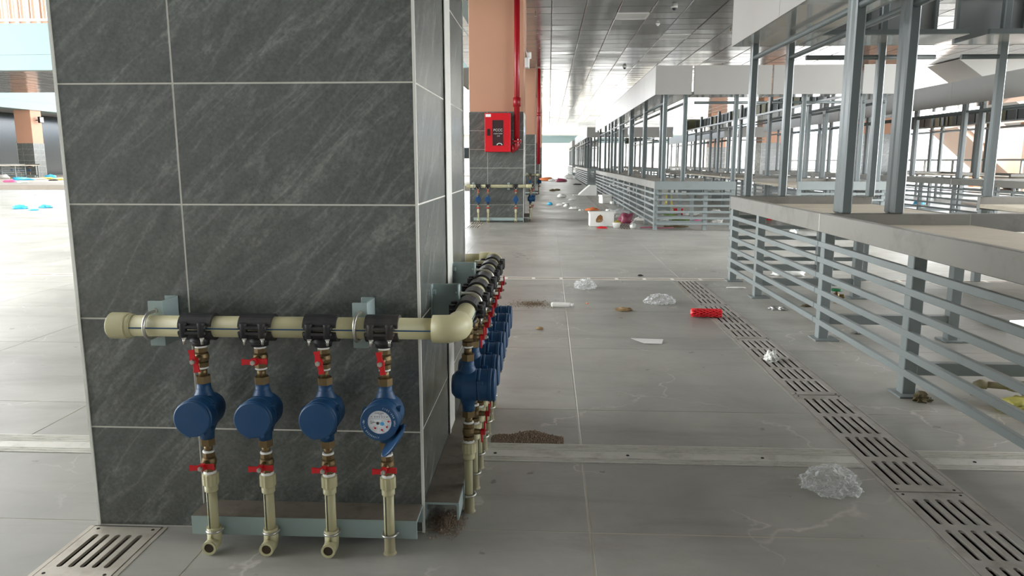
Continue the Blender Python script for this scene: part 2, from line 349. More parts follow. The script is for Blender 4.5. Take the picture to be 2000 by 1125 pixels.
# the joint strip runs between drains; holes list is used to cut tiles
TRENCH = (-30.0, 14.0, 6.215, 6.335)
CUTS = HOLES+[TRENCH]
def subtract(rects, h):
    out = []
    for (a, b, c, e) in rects:
        x0, x1, y0, y1 = h
        if x1 <= a or x0 >= b or y1 <= c or y0 >= e: out.append((a, b, c, e)); continue
        if c < y0: out.append((a, b, c, y0))
        if y1 < e: out.append((a, b, y1, e))
        cc, ee = max(c, y0), min(e, y1)
        if a < x0: out.append((a, x0, cc, ee))
        if x1 < b: out.append((x1, b, cc, ee))
    return [r for r in out if r[1]-r[0] > 0.004 and r[3]-r[2] > 0.004]
base = [(-60.0, 40.0, -14.0, 120.0)]
for h in HOLES: base = subtract(base, h)
mb = MB()
for r in base: mb.box(r[0], r[1], r[2], r[3], -0.20, -0.0012)
floor = struct(part('floor', mb, 'floor_grout'))
mb = MB(); mb.box(-40, 30, -10, 40, -0.30, -0.19); struct(part('trim_1', mb, 'dark'))
cells = []
for i in range(-34, 22):
    for j in range(-4, 64):
        cx, cy = 0.62+i, 1.367+j
        x0, x1, y0, y1 = cx-0.4975, cx+0.4975, cy-0.4975, cy+0.4975
        rs = [(x0, x1, y0, y1)]
        for h in CUTS: rs = subtract(rs, h)
        if not rs: continue
        p = proj((cx, cy, 0)); vis = -150 < p[0] < 2150 and 300 < p[1] < 1400
        cells.append((0 if vis else 1, math.hypot(cx, cy), cx, cy, rs))
cells.sort(key=lambda c: (c[0], c[1]))
full = MB(); full.bevbox(-0.4975, 0.4975, -0.4975, 0.4975, -0.012, 0.0, 0.0006); full_me = full.mesh('tile', MT['floor'])
rest = MB()
for n, (v, dd, cx, cy, rs) in enumerate(cells):
    if n < 290:
        if len(rs) == 1 and rs[0][1]-rs[0][0] > 0.99 and rs[0][3]-rs[0][2] > 0.99: link('tile', full_me, floor, (cx, cy, 0))
        else:
            m_ = MB()
            for r in rs: m_.bevbox(r[0]-cx, r[1]-cx, r[2]-cy, r[3]-cy, -0.012, 0.0, 0.0015)
            part('tile', m_, 'floor', floor, (cx, cy, 0))
    else:
        for r in rs: rest.box(r[0], r[1], r[2], r[3], -0.012, 0.0)
o = part('tile_field', rest, 'floor', floor); o['kind'] = 'stuff'

# transverse trench cover: short slabs with pale joints
tr = thing('trench_cover', 'narrow trench cover of short grey slabs crossing the hall floor', 'drain cover', (0, 6.275, 0))
m_ = MB(); m_.box(-14, 13, -0.059, 0.059, -0.012, -0.0004); part('bedding', m_, 'white_caulk', tr); 
sl = MB(); sl.bevbox(-0.104, 0.104, -0.037, 0.037, -0.008, -0.0001, 0.0006); sl = sl.mesh('cover_slab', MT['kerb'])
for k in range(-40, 52):
    x = 1.17+k*0.235
    if x > 12.8 or x < -13: continue
    link('cover_slab', sl, tr, (x, 0, 0))
# aluminium expansion joint cover, three runs between the pillar and the drain
def joint(x0, x1, label, n):
    t = thing('expansion_joint_cover', label, 'floor strip', ((x0+x1)/2, 2.416, 0), 0, 'ribbed metal joint covers in the floor'); hx = (x1-x0)/2
    m_ = MB(); m_.box(-hx, hx, -0.079, 0.079, -0.02, 0.002); part('cover_plate', m_, 'alu', t)
    for y in (-0.066, -0.057, -0.046, 0.02, 0.034, 0.048, 0.057, 0.067):
        m_ = MB(); m_.prism([(y-0.003, 0.0015), (y-0.0018, 0.0045), (y+0.0018, 0.0045), (y+0.003, 0.0015)], 'x', -hx, hx); part('ridge', m_, 'alu', t)
    for k in range(n):
        m_ = MB(); m_.lathe([(0.006, 0), (0.005, 0.0015)], 'z', (-hx+0.15+k*0.45, -0.015, 0.002), 10); part('screw', m_, 'dark', t)
joint(-0.325, 1.036, 'ribbed aluminium joint strip between the near pillar and the slotted drain', 3)
joint(1.268, 6.0, 'ribbed aluminium joint strip running right from the drain under the stall', 6)
joint(-9.0, -1.228, 'ribbed aluminium joint strip on the floor left of the near pillar', 8)

# ---------------------------------------------------------------- setting: ceiling
CZ = 3.68
ceil = struct(part('ceiling', MB().box(-1.6, 14.2, 9.6, 62, CZ+0.02, CZ+0.5).box(-1.6, 6.0, 2.2, 9.6, CZ+0.02, CZ+0.5).box(-1.6, 14.2, -9, 2.2, CZ+0.02, CZ+0.5), 'ceil_gap'))  # unseen gap at the right left open to brighten the aisle
pan = MB(); pan.bevbox(-0.2955, 0.2955, -0.2955, 0.2955, 0.0, 0.02, 0.011); pan = pan.mesh('ceiling_panel', MT['ceil'])
pc = []
LIGHTS = {}
for (px, py) in ((1232, 35), (1326, 67), (1190, 108), (1265, 122), (1400, 117)):
    g = ground(px, py, CZ); LIGHTS[(round((g.x-0.33)/0.6), round((g.y-0.3)/0.6))] = 1
for i in range(-4, 40):
    for j in range(-15, 103):
        cx, cy = 0.33+0.6*i, 0.3+0.6*j
        if cx > 14.0 or (cx > 5.8 and 1.9 < cy < 9.9): continue
        if (i, j) in LIGHTS: continue
        p = proj((cx, cy, CZ)); vis = 1000 < p[0] < 2060 and -60 < p[1] < 300
        pc.append((0 if vis else 1, math.hypot(cx-1, cy), cx, cy))
pc.sort()
rest = MB()
for n, (v, dd, cx, cy) in enumerate(pc):
    tx, ty, dz = random.gauss(0, 1)*0.0055, random.gauss(0, 1)*0.004, random.uniform(0, 1)*0.003
    if n < 295:
        o = link('ceiling_panel', pan, ceil, (cx, cy, CZ-0.004-dz)); o.rotation_euler = (tx, ty, 0)
    else:
        q = MB(); q.bevbox(-0.2955, 0.2955, -0.2955, 0.2955, 0.0, 0.02, 0.011); q.rot(Matrix.Translation((cx, cy, CZ-0.004-dz)) @ Matrix.Rotation(ty, 4, 'Y') @ Matrix.Rotation(tx, 4, 'X')); rest.add(q.v, q.f)
o = part('ceiling_panel_field', rest, 'ceil', ceil); o['kind'] = 'stuff'
lab = ['nearest', 'second nearest', 'third nearest', 'fourth nearest', 'fifth nearest']
for n, (i, j) in enumerate(sorted(LIGHTS, key=lambda q: q[1])):
    t = thing('ceiling_light', 'unlit white square light panel in the metal ceiling, the %s one' % lab[n], 'ceiling light', (0.33+0.6*i, 0.3+0.6*j, CZ), 0, 'flat light panels in the ceiling')
    m_ = MB(); m_.box(-0.295, 0.295, -0.295, -0.27, -0.016, 0.01); m_.box(-0.295, 0.295, 0.27, 0.295, -0.016, 0.01); m_.box(-0.295, -0.27, -0.27, 0.27, -0.016, 0.01); m_.box(0.27, 0.295, -0.27, 0.27, -0.016, 0.01); part('frame', m_, 'white', t)
    part('diffuser', MB().box(-0.27, 0.27, -0.27, 0.27, -0.008, 0.0), 'lamp_off', t)
def dome(px, py, r, label, cat, name, dark=False):
    g = ground(px, py, CZ-0.01)
    t = thing(name, label, cat, (g.x, g.y, CZ-0.008))
    part('base', MB().lathe([(r, 0.0), (r*1.02, -0.4*r), (r*0.8, -0.6*r)], 'z', n=18), 'white', t)
    part('lens', MB().lathe([(r*0.7, -0.55*r), (r*0.62, -0.95*r), (r*0.35, -1.2*r), (0.0001, -1.28*r)], 'z', n=16), 'dark_glass' if dark else 'white', t)
dome(1317, 12, 0.06, 'white dome camera under the metal ceiling near the top edge', 'camera', 'dome_camera', True)
dome(1285, 46, 0.04, 'small white smoke detector under the ceiling beside the near light panel', 'detector', 'smoke_detector')
dome(1220, 130, 0.06, 'white dome camera under the ceiling above the far end of the aisle', 'camera', 'dome_camera', True)
for k, (px, py, l) in enumerate(((1046, 28, 'nearest of three sprinkler heads along the ceiling edge'), (1050, 62, 'second of three sprinkler heads along the ceiling edge'), (1054, 91, 'farthest of three sprinkler heads along the ceiling edge'), (1427, 58, 'single sprinkler head in the ceiling left of the near canopy'), (1175, 178, 'single sprinkler head in the ceiling far down the aisle'))):
    g = ground(px, py, CZ-0.02); t = thing('sprinkler', l, 'sprinkler', (g.x, g.y, CZ), 0, 'ceiling sprinklers')
    part('pipe', MB().lathe([(0.02, 0.0), (0.02, -0.008), (0.008, -0.01), (0.008, -0.05)], 'z', n=10), 'brass', t)
    part('deflector', MB().lathe([(0.02, -0.05), (0.022, -0.055)], 'z', n=10), 'steel', t)

# ---------------------------------------------------------------- setting: shell behind and around
struct(part('wall_back_light_block', MB().box(-28, 14.2, -9.3, -9, 0, 12), 'grey_wall'))  # unseen wall added to limit light from behind the camera
m_ = MB()
for k in range(16): m_.box(-28, -1.6, -9+4.5*k, -9+4.5*k+4.1, 12.0, 12.3)  # unseen roof, slab width set to dim daylight on the left floor
struct(part('ceiling_atrium_baffle', m_, 'ceil_body', label='unseen atrium roof slabs spaced to cut down the skylight'))
struct(part('trim_2', MB().box(-1.62, -1.42, -9, 62, CZ-0.02, CZ+1.45), 'teal', label='pale mint slab edge along the atrium'))
# bridge over the atrium with mint parapet
br = thing('footbridge', 'mint painted concrete bridge crossing the atrium in the distance', 'bridge', (-14, 23, 0))
part('parapet', MB().box(-14, 11.6, 0, 0.2, 4.225, 5.15), 'teal', br); part('edge_beam', MB().box(-14, 11.6, 0.0, 0.25, 3.76, 4.215), 'teal', br)
part('seam', MB().box(-14, 11.6, 0.015, 0.2, 4.21, 4.23), 'mint_dk', br)
part('deck', MB().box(-14, 11.6, 0.2, 7.5, 3.8, 4.2), 'ceil_body', br)
m_ = MB()
for i in range(40):
    for j in range(12): x = -13.7+0.62*i; y = 0.55+0.6*j; m_.add([(x-0.3, y-0.29, 3.77+random.uniform(-.004, .004)), (x+0.3, y-0.29, 3.77), (x+0.3, y+0.29, 3.77+random.uniform(-.004, .004)), (x-0.3, y+0.29, 3.77)], [(0, 1, 2, 3)])
o = part('ceiling_panel_field', m_, 'ceil', br); o['kind'] = 'stuff'
rl = thing('balcony_railing', 'thin white balustrade on top of the mint bridge parapet', 'railing', (-14, 23.08, 5.15))
part('bottom_rail', MB().box(-14, 11.6, -0.03, 0.03, 0.07, 0.14), 'white_edge', rl); part('top_rail', MB().box(-14, 11.6, -0.03, 0.03, 0.98, 1.04), 'white_edge', rl)
bal = MB(); bal.bevbox(-0.012, 0.012, -0.012, 0.012, 0.13, 0.99, 0.003); bal = bal.mesh('baluster', MT['white_edge'])
for k in range(30): link('baluster', bal, rl, (-3.4+0.118*k, 0, 0))
for k in range(9): link('baluster', bal, rl, (10.9+0.118*k-0.4, 0, 0))
pst = MB(); pst.box(-0.03, 0.03, -0.03, 0.03, 0.0, 0.14); pst = pst.mesh('rail_post', MT['white_edge'])
for x in (-10, -6, -2.35, 2, 6, 10): link('rail_post', pst, rl, (x, 0, 0))
# raised floor and kerb beyond the bridge
struct(part('trim_3', MB().box(-45, -2.2, 25.8, 62, -0.01, 0.15), 'raised', label='raised concrete floor beyond the bridge'))
struct(part('trim_4', MB().box(-45, -2.2, 25.62, 25.8, -0.01, 0.155), 'kerb', label='concrete kerb of the raised floor'))
# left far building edge
struct(part('trim_5', MB().box(-28.2, -27.0, 31, 75, 3.63, 5.3), 'teal', label='mint edge beam of the far hall'))
struct(part('trim_6', MB().box(-27.02, -26.985, 31, 75, 4.05, 4.07), 'mint_dk'))
struct(part('ceiling_far', MB().box(-45, -28.2, 20, 75, 3.72, 4.0), 'ceil_body'))
struct(part('wall_left', MB().box(-38.2, -38, 16, 75, 0, 9), 'dark_glass'))
struct(part('wall_far_left', MB().box(-30.5, -30.3, 34, 38.0, 2.3, 3.4), 'dark_glass'))
struct(part('trim_7', MB().box(-30.4, -29.9, 33, 38.3, 1.95, 2.3), 'fascia'))
up = thing('upper_storey_wall', 'peach upper storey wall with pale ribs behind the bridge railing', 'wall', (-22, 32, 5.3))
part('panel', MB().box(-7, 1.2, 0, 0.3, 0, 4.0), 'peach', up)
for k in range(9): part('rib', MB().box(-3+k*0.47, -2.9+k*0.47, -0.12, 0, 0, 4.0), 'pink_wall' if k % 2 else 'white_edge', up)
part('dark_window', MB().box(1.2, 5.5, 0.1, 0.3, 0, 4.0), 'ceil_gap', up); part('mullion', MB().box(1.2, 5.5, 0.0, 0.1, 1.2, 1.3), 'white_edge', up); part('mullion', MB().box(1.2, 5.5, 0.0, 0.1, 0.35, 0.42), 'dark', up)
# far end of the aisle
struct(part('trim_8', MB().box(-6, 14, 61.8, 62.2, 2.45, 3.05), 'mint_dk', label='mint cross beam at the far end of the aisle'))
hl = MB()
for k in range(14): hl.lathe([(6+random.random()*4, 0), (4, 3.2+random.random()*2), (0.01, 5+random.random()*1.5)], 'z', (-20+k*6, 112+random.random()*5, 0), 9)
tag(part('tree_line', hl, 'haze_blue'), 'hazy bluish tree line far outside beyond the aisle end', 'trees')

ob = thing('outside_building', 'low pale building outside, seen bleached through the far aisle end', 'building', (0, 84, 0))
part('wall', MB().box(-45, 50, 0, 6, 0, 3.9), 'fascia', ob); part('roof', MB().prism([(-0.8, 3.9), (6.8, 3.9), (3, 5.0)], 'x', -46, 51), 'haze_blue', ob)
for k in range(12): part('window', MB().box(-40+7.2*k, -37.5+7.2*k, -0.08, 0.02, 1.0, 2.6), 'ceil_gap', ob)
# ---------------------------------------------------------------- pillars
TILE_Z = [0.0, 0.282, 0.5795, 0.877, 1.1745, 1.472, 1.7695]
G = 0.0021
TM = {}
def tile_me(wd, hh, ax):
    k = (round(wd, 4), round(hh, 4), ax)
    if k not in TM:
        t = MB()
        if ax == 'y': t.bevbox(-wd/2+G, wd/2-G, -0.004, 0.012, -hh/2+G, hh/2-G, 0.0005)
        else: t.bevbox(-0.012, 0.004, -wd/2+G, wd/2-G, -hh/2+G, hh/2-G, 0.0005)
        TM[k] = t.mesh('tile', MT['slate'])
    return TM[k]
def pillar(x0, y0, label, strip=True, rows=6, detail=True, wx=0.897, z0=0.0, depth=1.033, top=CZ):
    t = thing('pillar', label, 'pillar', (x0+wx/2, y0, z0)); hw = wx/2; H = TILE_Z[-1]
    part('core', MB().box(-hw+0.0007, hw-0.0007, 0.0007, depth-0.0007, 0, H), 'grout', t)
    part('plaster', MB().bevbox(-hw+0.003, hw-0.003, 0.003, depth-0.003, H, top-z0, 0.008), 'peach', t)
    xs = [-hw, -hw+0.296, hw]
    segs = [(0, 0.513), (0.663, depth)] if strip else [(0, 0.45), (0.45, depth)]
    for r in range(6):
        za, zb = TILE_Z[r], TILE_Z[r+1]; hh = zb-za; zc = (za+zb)/2
        for a, b in zip(xs[:-1], xs[1:]): link('tile', tile_me(b-a, hh, 'y'), t, ((a+b)/2, 0.004, zc))
        for a, b in segs:
            link('tile', tile_me(b-a, hh, 'x'), t, (hw-0.004, (a+b)/2, zc))
            o = link('tile', tile_me(b-a, hh, 'x'), t, (-hw+0.004, (a+b)/2, zc), PI)
    for sx_ in (-1, 1):
        part('corner_trim', MB().box(sx_*hw-0.0035, sx_*hw+0.0035, -0.0035, 0.003, 0, H), 'white_edge', t)
        part('corner_trim', MB().box(sx_*hw-0.0035, sx_*hw+0.0035, depth-0.003, depth+0.0035, 0, H), 'white_edge', t)
        if strip:
            part('joint_plate', MB().box(sx_*(hw-0.005), sx_*(hw+0.003), 0.5165, 0.658, 0, top-z0), 'white_edge', t)
            part('joint_lip', MB().box(sx_*(hw-0.002), sx_*(hw+0.0055), 0.5165, 0.54, 0, top-z0), 'white_edge', t)
    return t
pillar(-1.225, 1.847, 'large slate tiled pillar in the left foreground carrying eleven blue meters')
pillar(-1.29, 12.2, 'slate and peach pillar in the middle distance bearing a red hose cabinet', strip=False, wx=0.88, depth=0.9)
pillar(-1.29, 22.5, 'third pillar of the aisle row, directly behind the one with the cabinet', strip=False, wx=0.88, depth=0.9)
pillar(-1.29, 32.9, 'fourth pillar of the aisle row, a thin peach sliver far off', strip=False, wx=0.88, depth=0.9)
pillar(-1.29, 43.3, 'fifth and farthest pillar of the aisle row', strip=False, wx=0.88, depth=0.9)
pillar(9.1, 22.5, 'slate and peach pillar inside the right hand stalls, nearer of two', strip=False, wx=0.9, depth=0.9)
pillar(9.1, 32.9, 'slate and peach pillar inside the right hand stalls, farther of two', strip=False, wx=0.9, depth=0.9)
pillar(-28.0, 38.5, 'peach and grey pillar across the atrium at far left', strip=False, wx=0.9, depth=0.84, z0=0.15, top=4.0)

# ---------------------------------------------------------------- plumbing
AX_Z = 0.587; RP = 0.026
def arc(c, r, a0, a1, n, f): return [f(c, r, a0+(a1-a0)*k/(n-1)) for k in range(n)]
def saddle(parent, loc, rz):
    s = MB()
    # upper and lower half shells
    for (a0, a1) in ((0.06*PI, 0.94*PI), (1.06*PI, 1.94*PI)):
        ro, ri = 0.0335, 0.0265; n = 12; outer = []; inner = []
        for k in range(n):
            a = a0+(a1-a0)*k/(n-1); outer.append((ro*math.cos(a), ro*math.sin(a))); inner.append((ri*math.cos(a), ri*math.sin(a)))
        poly = outer+inner[::-1]
        vs = [(-0.04, p[0], p[1]) for p in poly]+[(0.04, p[0], p[1]) for p in poly]; N_ = len(poly)
        fs = [(k, (k+1) % N_, N_+(k+1) % N_, N_+k) for k in range(N_)]
        for k in range(n-1): fs.append((k, k+1, N_-2-k, N_-1-k)); fs.append((N_+k, N_+N_-1-k, N_+N_-2-k, N_+k+1))
        s.add(vs, fs)
    for y in (-0.0335, 0.0335):
        sg = -1 if y < 0 else 1
        s.bevbox(-0.034, 0.034, y-0.004 if sg > 0 else y-0.012, y+0.012 if sg > 0 else y+0.004, 0.003, 0.011, 0.0015)
        s.bevbox(-0.034, 0.034, y-0.004 if sg > 0 else y-0.012, y+0.012 if sg > 0 else y+0.004, -0.011, -0.003, 0.0015)
        for x in (-0.022, 0.022): s.lathe([(0.0095, -0.018), (0.0095, 0.017), (0.007, 0.018)], 'z', (x, y+sg*0.005, 0), 8)
    s.lathe([(0.026, -0.022), (0.026, -0.034), (0.021, -0.036), (0.0205, -0.046)], 'z', (0, 0, 0), 18)
    o = part('saddle_clamp', s, 'black', parent, loc, rz)
    b = MB()
    for y in (-0.0385, 0.0385):
        for x in (-0.022, 0.022): b.hexa(0.0058, -0.023, -0.018, 'z', (x, y, 0)); b.lathe([(0.0033, -0.036), (0.0033, -0.018)], 'z', (x, y, 0), 8)
    part('bolts', b, 'steel', o)
    return o
def handle_mb(vertical, dirx=1):
    # butterfly handle in the plane facing -Y; built along local X, rotated for the upright ones
    s = MB(); y0, y1 = -0.0455, -0.0415
    s.prism([(-0.006, -0.008), (0.006, -0.008), (0.009, 0), (0.006, 0.008), (-0.006, 0.008), (-0.009, 0)], 'y', -0.0465, -0.034)
    s.prism([(0.004, -0.0065), (0.018, -0.0055), (0.0295, -0.0075), (0.0295, 0.0075), (0.018, 0.0065), (0.004, 0.0065)], 'y', -0.039, -0.0345)
    s.prism([(-0.004, -0.0065), (-0.018, -0.0055), (-0.0285, -0.0075), (-0.0285, 0.0075), (-0.018, 0.0065), (-0.004, 0.0065)], 'y', -0.0475, -0.043)
    if vertical: s.rot(Matrix.Rotation(PI/2-0.12, 4, 'Y'))
    return s
def bend(base_v, rot, name='h'): pass
BR = {}
def ball_valve(parent, z0, z1, vert, rz_handle=0.0, handle=True):
    zc = (z0+z1)/2
    s = MB(); s.hexa(0.0155, z0, z0+0.011, 'z', n=8); s.hexa(0.0155, z1-0.011, z1, 'z', n=8)
    s.lathe([(0.0125, z0+0.011), (0.0165, z0+0.016), (0.018, zc), (0.0165, z1-0.016), (0.0125, z1-0.011)], 'z', n=16)
    s.lathe([(0.0075, -0.034), (0.0085, -0.02), (0.009, -0.01)], 'y', (0, 0, zc), 10)
    v = part('ball_valve', s, 'brass', parent)
    if handle:
        h = handle_mb(vert); hh = part('handle', h, 'red', v, (0, 0, zc))
        n_ = MB(); n_.hexa(0.0062, -0.053, -0.0465, 'y'); n_.lathe([(0.0035, -0.056), (0.0035, -0.05)], 'y', n=8); part('stem_nut', n_, 'steel', v, (0, 0, zc))
    return v
def meter_body(parent, lid_open=False):
    s = MB()
    s.lathe([(0.026, 0.044), (0.037, 0.034), (0.0435, 0.014), (0.0445, -0.02), (0.0445, -0.026)], 'y', (0, 0, 0.375), 28)
    # necks up and down, flaring into the drum
    s.lathe([(0.0165, 0.445), (0.0175, 0.43), (0.024, 0.414), (0.035, 0.396), (0.040, 0.375)], 'z', n=18, caps=True)
    s.lathe([(0.040, 0.375), (0.035, 0.352), (0.024, 0.334), (0.0175, 0.318), (0.0165, 0.30)], 'z', n=18, caps=True)
    o = part('meter_body', s, 'meter', parent)
    d_ = MB(); d_.lathe([(0.0425, -0.0255), (0.0425, -0.029), (0.0455, -0.029), (0.0455, -0.034), (0.044, -0.035), (0.044, -0.056), (0.046, -0.057), (0.046, -0.064), (0.0435, -0.069)], 'y', (0, 0, 0.375), 32)
    for a in (1.05, -1.15, 2.5):
        c_, s_ = math.cos(a), math.sin(a)
        d_.bevbox(-0.006+0.0455*s_, 0.006+0.0455*s_, -0.045, -0.027, 0.375+0.0455*c_-0.005, 0.375+0.0455*c_+0.005, 0.001)
    part('register_drum', d_, 'meter', o)
    if not lid_open:
        l = MB(); l.lathe([(0.0445, -0.0685), (0.045, -0.0705), (0.0445, -0.0745), (0.042, -0.0765), (0.0001, -0.078)], 'y', (0, 0, 0.375), 32)
        l.prism([(-0.022, 0.341), (-0.0085, 0.336), (-0.008, 0.328), (-0.0215, 0.3335)], 'y', -0.074, -0.0685)
        l.prism([(0.018, 0.338), (0.027, 0.343), (0.029, 0.336), (0.021, 0.331)], 'y', -0.076, -0.06)
        part('lid', l, 'meter', o)
    else:
        # bezel with the register behind it and the lid swung down to the right
        l = MB()
        n = 32; prof = [(0.0455, -0.0685), (0.0455, -0.0735), (0.044, -0.075), (0.0295, -0.0745), (0.0285, -0.071)]
        l.lathe(prof, 'y', (0, 0, 0.375), n, caps=False); part('bezel', l, 'meter', o)
        part('dial', MB().lathe([(0.0292, -0.0705), (0.0291, -0.0712)], 'y', (0, 0, 0.375), 32), 'dial', o)
        Y = -0.0716
        def dsc(mbx, x, z, r, y=Y, n=14): mbx.lathe([(r, y), (r*0.98, y-0.0003)], 'y', (x, 0, 0.375+z), n)
        ink = MB(); TB = Matrix.Translation((0, Y-0.0001, 0.375)) @ Matrix.Rotation(PI/2, 4, 'X')
        def put(mbx, body, size, x, z, ext=0.00012): mesh_into(mbx, text_mesh(body, size, ext), TB @ Matrix.Translation((x, z, 0)))
        rd = MB(); 
        for x in range(5):
            put(ink, '00002'[x], 0.0062, -0.0105+x*0.0055, 0.0135)
        put(ink, 'm\u00b3', 0.0052, 0.0185, 0.0135); put(ink, 'N', 0.004, -0.0185, 0.0135)
        put(ink, 'WATER METER', 0.0032, 0.0, 0.0222); put(ink, 'COLD', 0.0027, 0.003, 0.0188)
        put(ink, 'Qn 1.5', 0.0032, -0.0175, 0.003); put(ink, 'CLASS B', 0.0032, -0.0165, -0.0002); put(ink, '40\u00b0C', 0.003, -0.0185, -0.0035); put(ink, 'MD-15', 0.003, 0.009, 0.0035)
        st = []
        for k in range(20): a = 2*PI*k/20; rr = 0.0044 if k % 2 == 0 else 0.0026; st.append((-0.0042+rr*math.cos(a), 0.375-0.0024+rr*math.sin(a)))
        ink.prism(st, 'y', Y-0.0004, Y)
        gr = MB(); gr.box(-0.024, 0.0235, Y-0.0002, Y, 0.375+0.0078, 0.375+0.0088)
        for (x, z) in ((-0.0105, -0.0145), (0.0055, -0.0185), (0.0175, -0.0115), (0.0215, 0.0025)):
            for k in range(14):
                a = 2*PI*k/14; gr.lathe([(0.0006, Y-0.0002), (0.0006, Y)], 'y', (x+0.006*math.sin(a), 0, 0.375+z+0.006*math.cos(a)), 5)
            dsc(rd, x, z, 0.0026, Y-0.0001); a = {-0.0105: -0.8, 0.0055: 2.6, 0.0175: 0.6, 0.0215: 1.5}[x]
            rd.prism([(x+0.0015*math.cos(a), 0.375+z-0.0015*math.sin(a)), (x+0.0058*math.sin(a), 0.375+z+0.0058*math.cos(a)), (x-0.0015*math.cos(a), 0.375+z+0.0015*math.sin(a))], 'y', Y-0.0006, Y)
        bl = MB(); dsc(bl, 0.0065, -0.0035, 0.0048)
        part('dial_ink', ink, 'ink', o); part('dial_scales', gr, 'dial_grey', o); part('dial_pointers', rd, 'dial_red', o); part('dial_emblem', bl, 'dial_blue', o)
        em = MB()
        def ringtext(body, a0, step, r, inward):
            for k, ch in enumerate(body):
                a = a0+step*k
                if ch == ' ': continue
                x, z = r*math.sin(a), r*math.cos(a)
                rotz = -a if not inward else -a+PI
                mesh_into(em, text_mesh(ch, 0.0062, 0.00015), Matrix.Translation((0, -0.0750, 0.375)) @ Matrix.Rotation(PI/2, 4, 'X') @ Matrix.Translation((x, z, 0)) @ Matrix.Rotation(rotz, 4, 'Z'))
        ringtext('MD-15 092504517', math.radians(276), -math.radians(6.6), 0.0375, True)
        ringtext('PDM 400-2017', math.radians(100), -math.radians(7.6), 0.0375, True)
        part('bezel_lettering', em, 'pale_blue_ink', o)
        ld = MB(); ld.lathe([(0.043, 0.0), (0.0445, 0.002), (0.0445, 0.0045), (0.042, 0.006), (0.0001, 0.0075)], 'z', (0.043, 0, 0), 28)
        ld.bevbox(-0.004, 0.006, -0.007, 0.007, -0.001, 0.006, 0.001)
        # swing: hinge at lower right of the bezel, lid hanging down and edge-on towards the viewer
        nz_ = Vector((0.77, 0.17, -0.61)).normalized(); x_ = Vector((-0.62, -0.22, -0.75)); x_ = (x_-nz_*x_.dot(nz_)).normalized(); y_ = nz_.cross(x_)
        ax = Matrix((x_, y_, nz_)).transposed().to_4x4(); ax.translation = Vector((0.033, -0.060, 0.335))
        ld.rot(ax @ Matrix.Translation((-0.034, 0, 0))); part('lid', ld, 'meter', o, label='open blue lid hanging from its hinge')
    return o
def make_branch(kind, up_vert, dn_vert, elbow, lid_open=False, detail=True, zfloor=0.0):
    """one meter branch: axis at the origin, register facing -Y, z measured from the floor"""
    t = link('water_meter', None)
    def ring(z0, z1, r=0.0145): part('seal_tape', MB().lathe([(r-0.002, z0-0.001), (r, z0), (r, z1), (r-0.002, z1+0.001)], 'z', n=14), 'ptfe', t)
    ring(0.534, 0.5415)
    ball_valve(t, 0.486, 0.535, up_vert); ring(0.482, 0.486)
    s = MB(); s.lathe([(0.0105, 0.460), (0.0105, 0.483)], 'z', n=14); s.hexa(0.0185, 0.445, 0.463, 'z', n=6); part('union_nut', s, 'brass', t)
    meter_body(t, lid_open)
    s = MB(); s.hexa(0.0185, 0.283, 0.301, 'z', n=6); s.lathe([(0.0105, 0.265), (0.0105, 0.284)], 'z', n=14); part('union_nut', s, 'brass', t)
    ring(0.264, 0.268)
    ball_valve(t, 0.214, 0.264, dn_vert); ring(0.2045, 0.2145, 0.0155)
    s = MB(); s.lathe([(0.0165, 0.208), (0.020, 0.206), (0.020, 0.178)], 'z', n=24, smooth=False, rib=1, ribd=0.07); s.lathe([(0.0165, 0.178), (0.0165, 0.161), (0.0145, 0.159)], 'z', n=18); part('ribbed_adapter', s, 'ppr', t)
    if elbow:
        s = MB(); s.tube([(0, 0, 0.16), (0, 0, 0.045)], 0.0132, 14); p_ = part('riser_pipe', s, 'ppr', t)
        e = MB()
        path = [(0, 0, 0.06), (0, 0, 0.032)]+[(0, -0.016*(1-math.cos(a)), 0.032-0.016*math.sin(a)) for a in (0.4, 0.8, 1.2, 1.57)]
        path = [(0, 0, 0.062), (0, 0, 0.034), (0, -0.002, 0.027), (0, -0.007, 0.022), (0, -0.014, 0.0205), (0, -0.034, 0.0205)]
        e.tube(path, 0.018, 16, True); part('elbow', e, 'ppr', t)
        h = MB(); h.lathe([(0.0125, -0.0345), (0.012, -0.0346)], 'y', (0, 0, 0.0205), 16); part('elbow_bore', h, 'brass_dk', t)
        rg = MB(); rg.lathe([(0.0182, -0.0335), (0.0178, -0.0365), (0.0125, -0.0365), (0.0118, -0.0335)], 'y', (0, 0, 0.0205), 18, caps=False); part('elbow_rim', rg, 'ppr', t)
    else:
        s = MB(); s.tube([(0, 0, 0.16), (0, 0, 0.0)], 0.0132, 14); part('riser_pipe', s, 'ppr', t)
        part('muddy_end', MB().lathe([(0.0136, 0.055), (0.0139, 0.03), (0.0145, 0.006), (0.0175, 0.0005)], 'z', n=14, caps=False), 'ppr_dirty', t)
    c = MB(); r = 0.0172; pts = [(r+0.003, 0.0100, 0.052), (r+0.001, 0.008, 0.052)]+[(r*math.cos(a), -r*math.sin(a), 0.052) for a in [PI*k/10 for k in range(11)]]+[(-r-0.001, 0.008, 0.052), (-r-0.003, 0.0100, 0.052)]
    c.tube(pts, 0.0036, 8); part('pipe_clamp', c, 'steel', t)
    part('pipe_stripe', MB().box(-0.0065, -0.0045, -0.0134, -0.010, 0.05, 0.158), 'dark_stripe', t)
    return t
proto_h = make_branch('std', False, False, True)
proto_v = make_branch('std', True, False, True)
proto_open = make_branch('open', True, False, False, lid_open=True)
proto_side = make_branch('side', True, True, False)
for p in (proto_h, proto_v, proto_open, proto_side): KIDS[p.name] = list(p.children)
used = set()
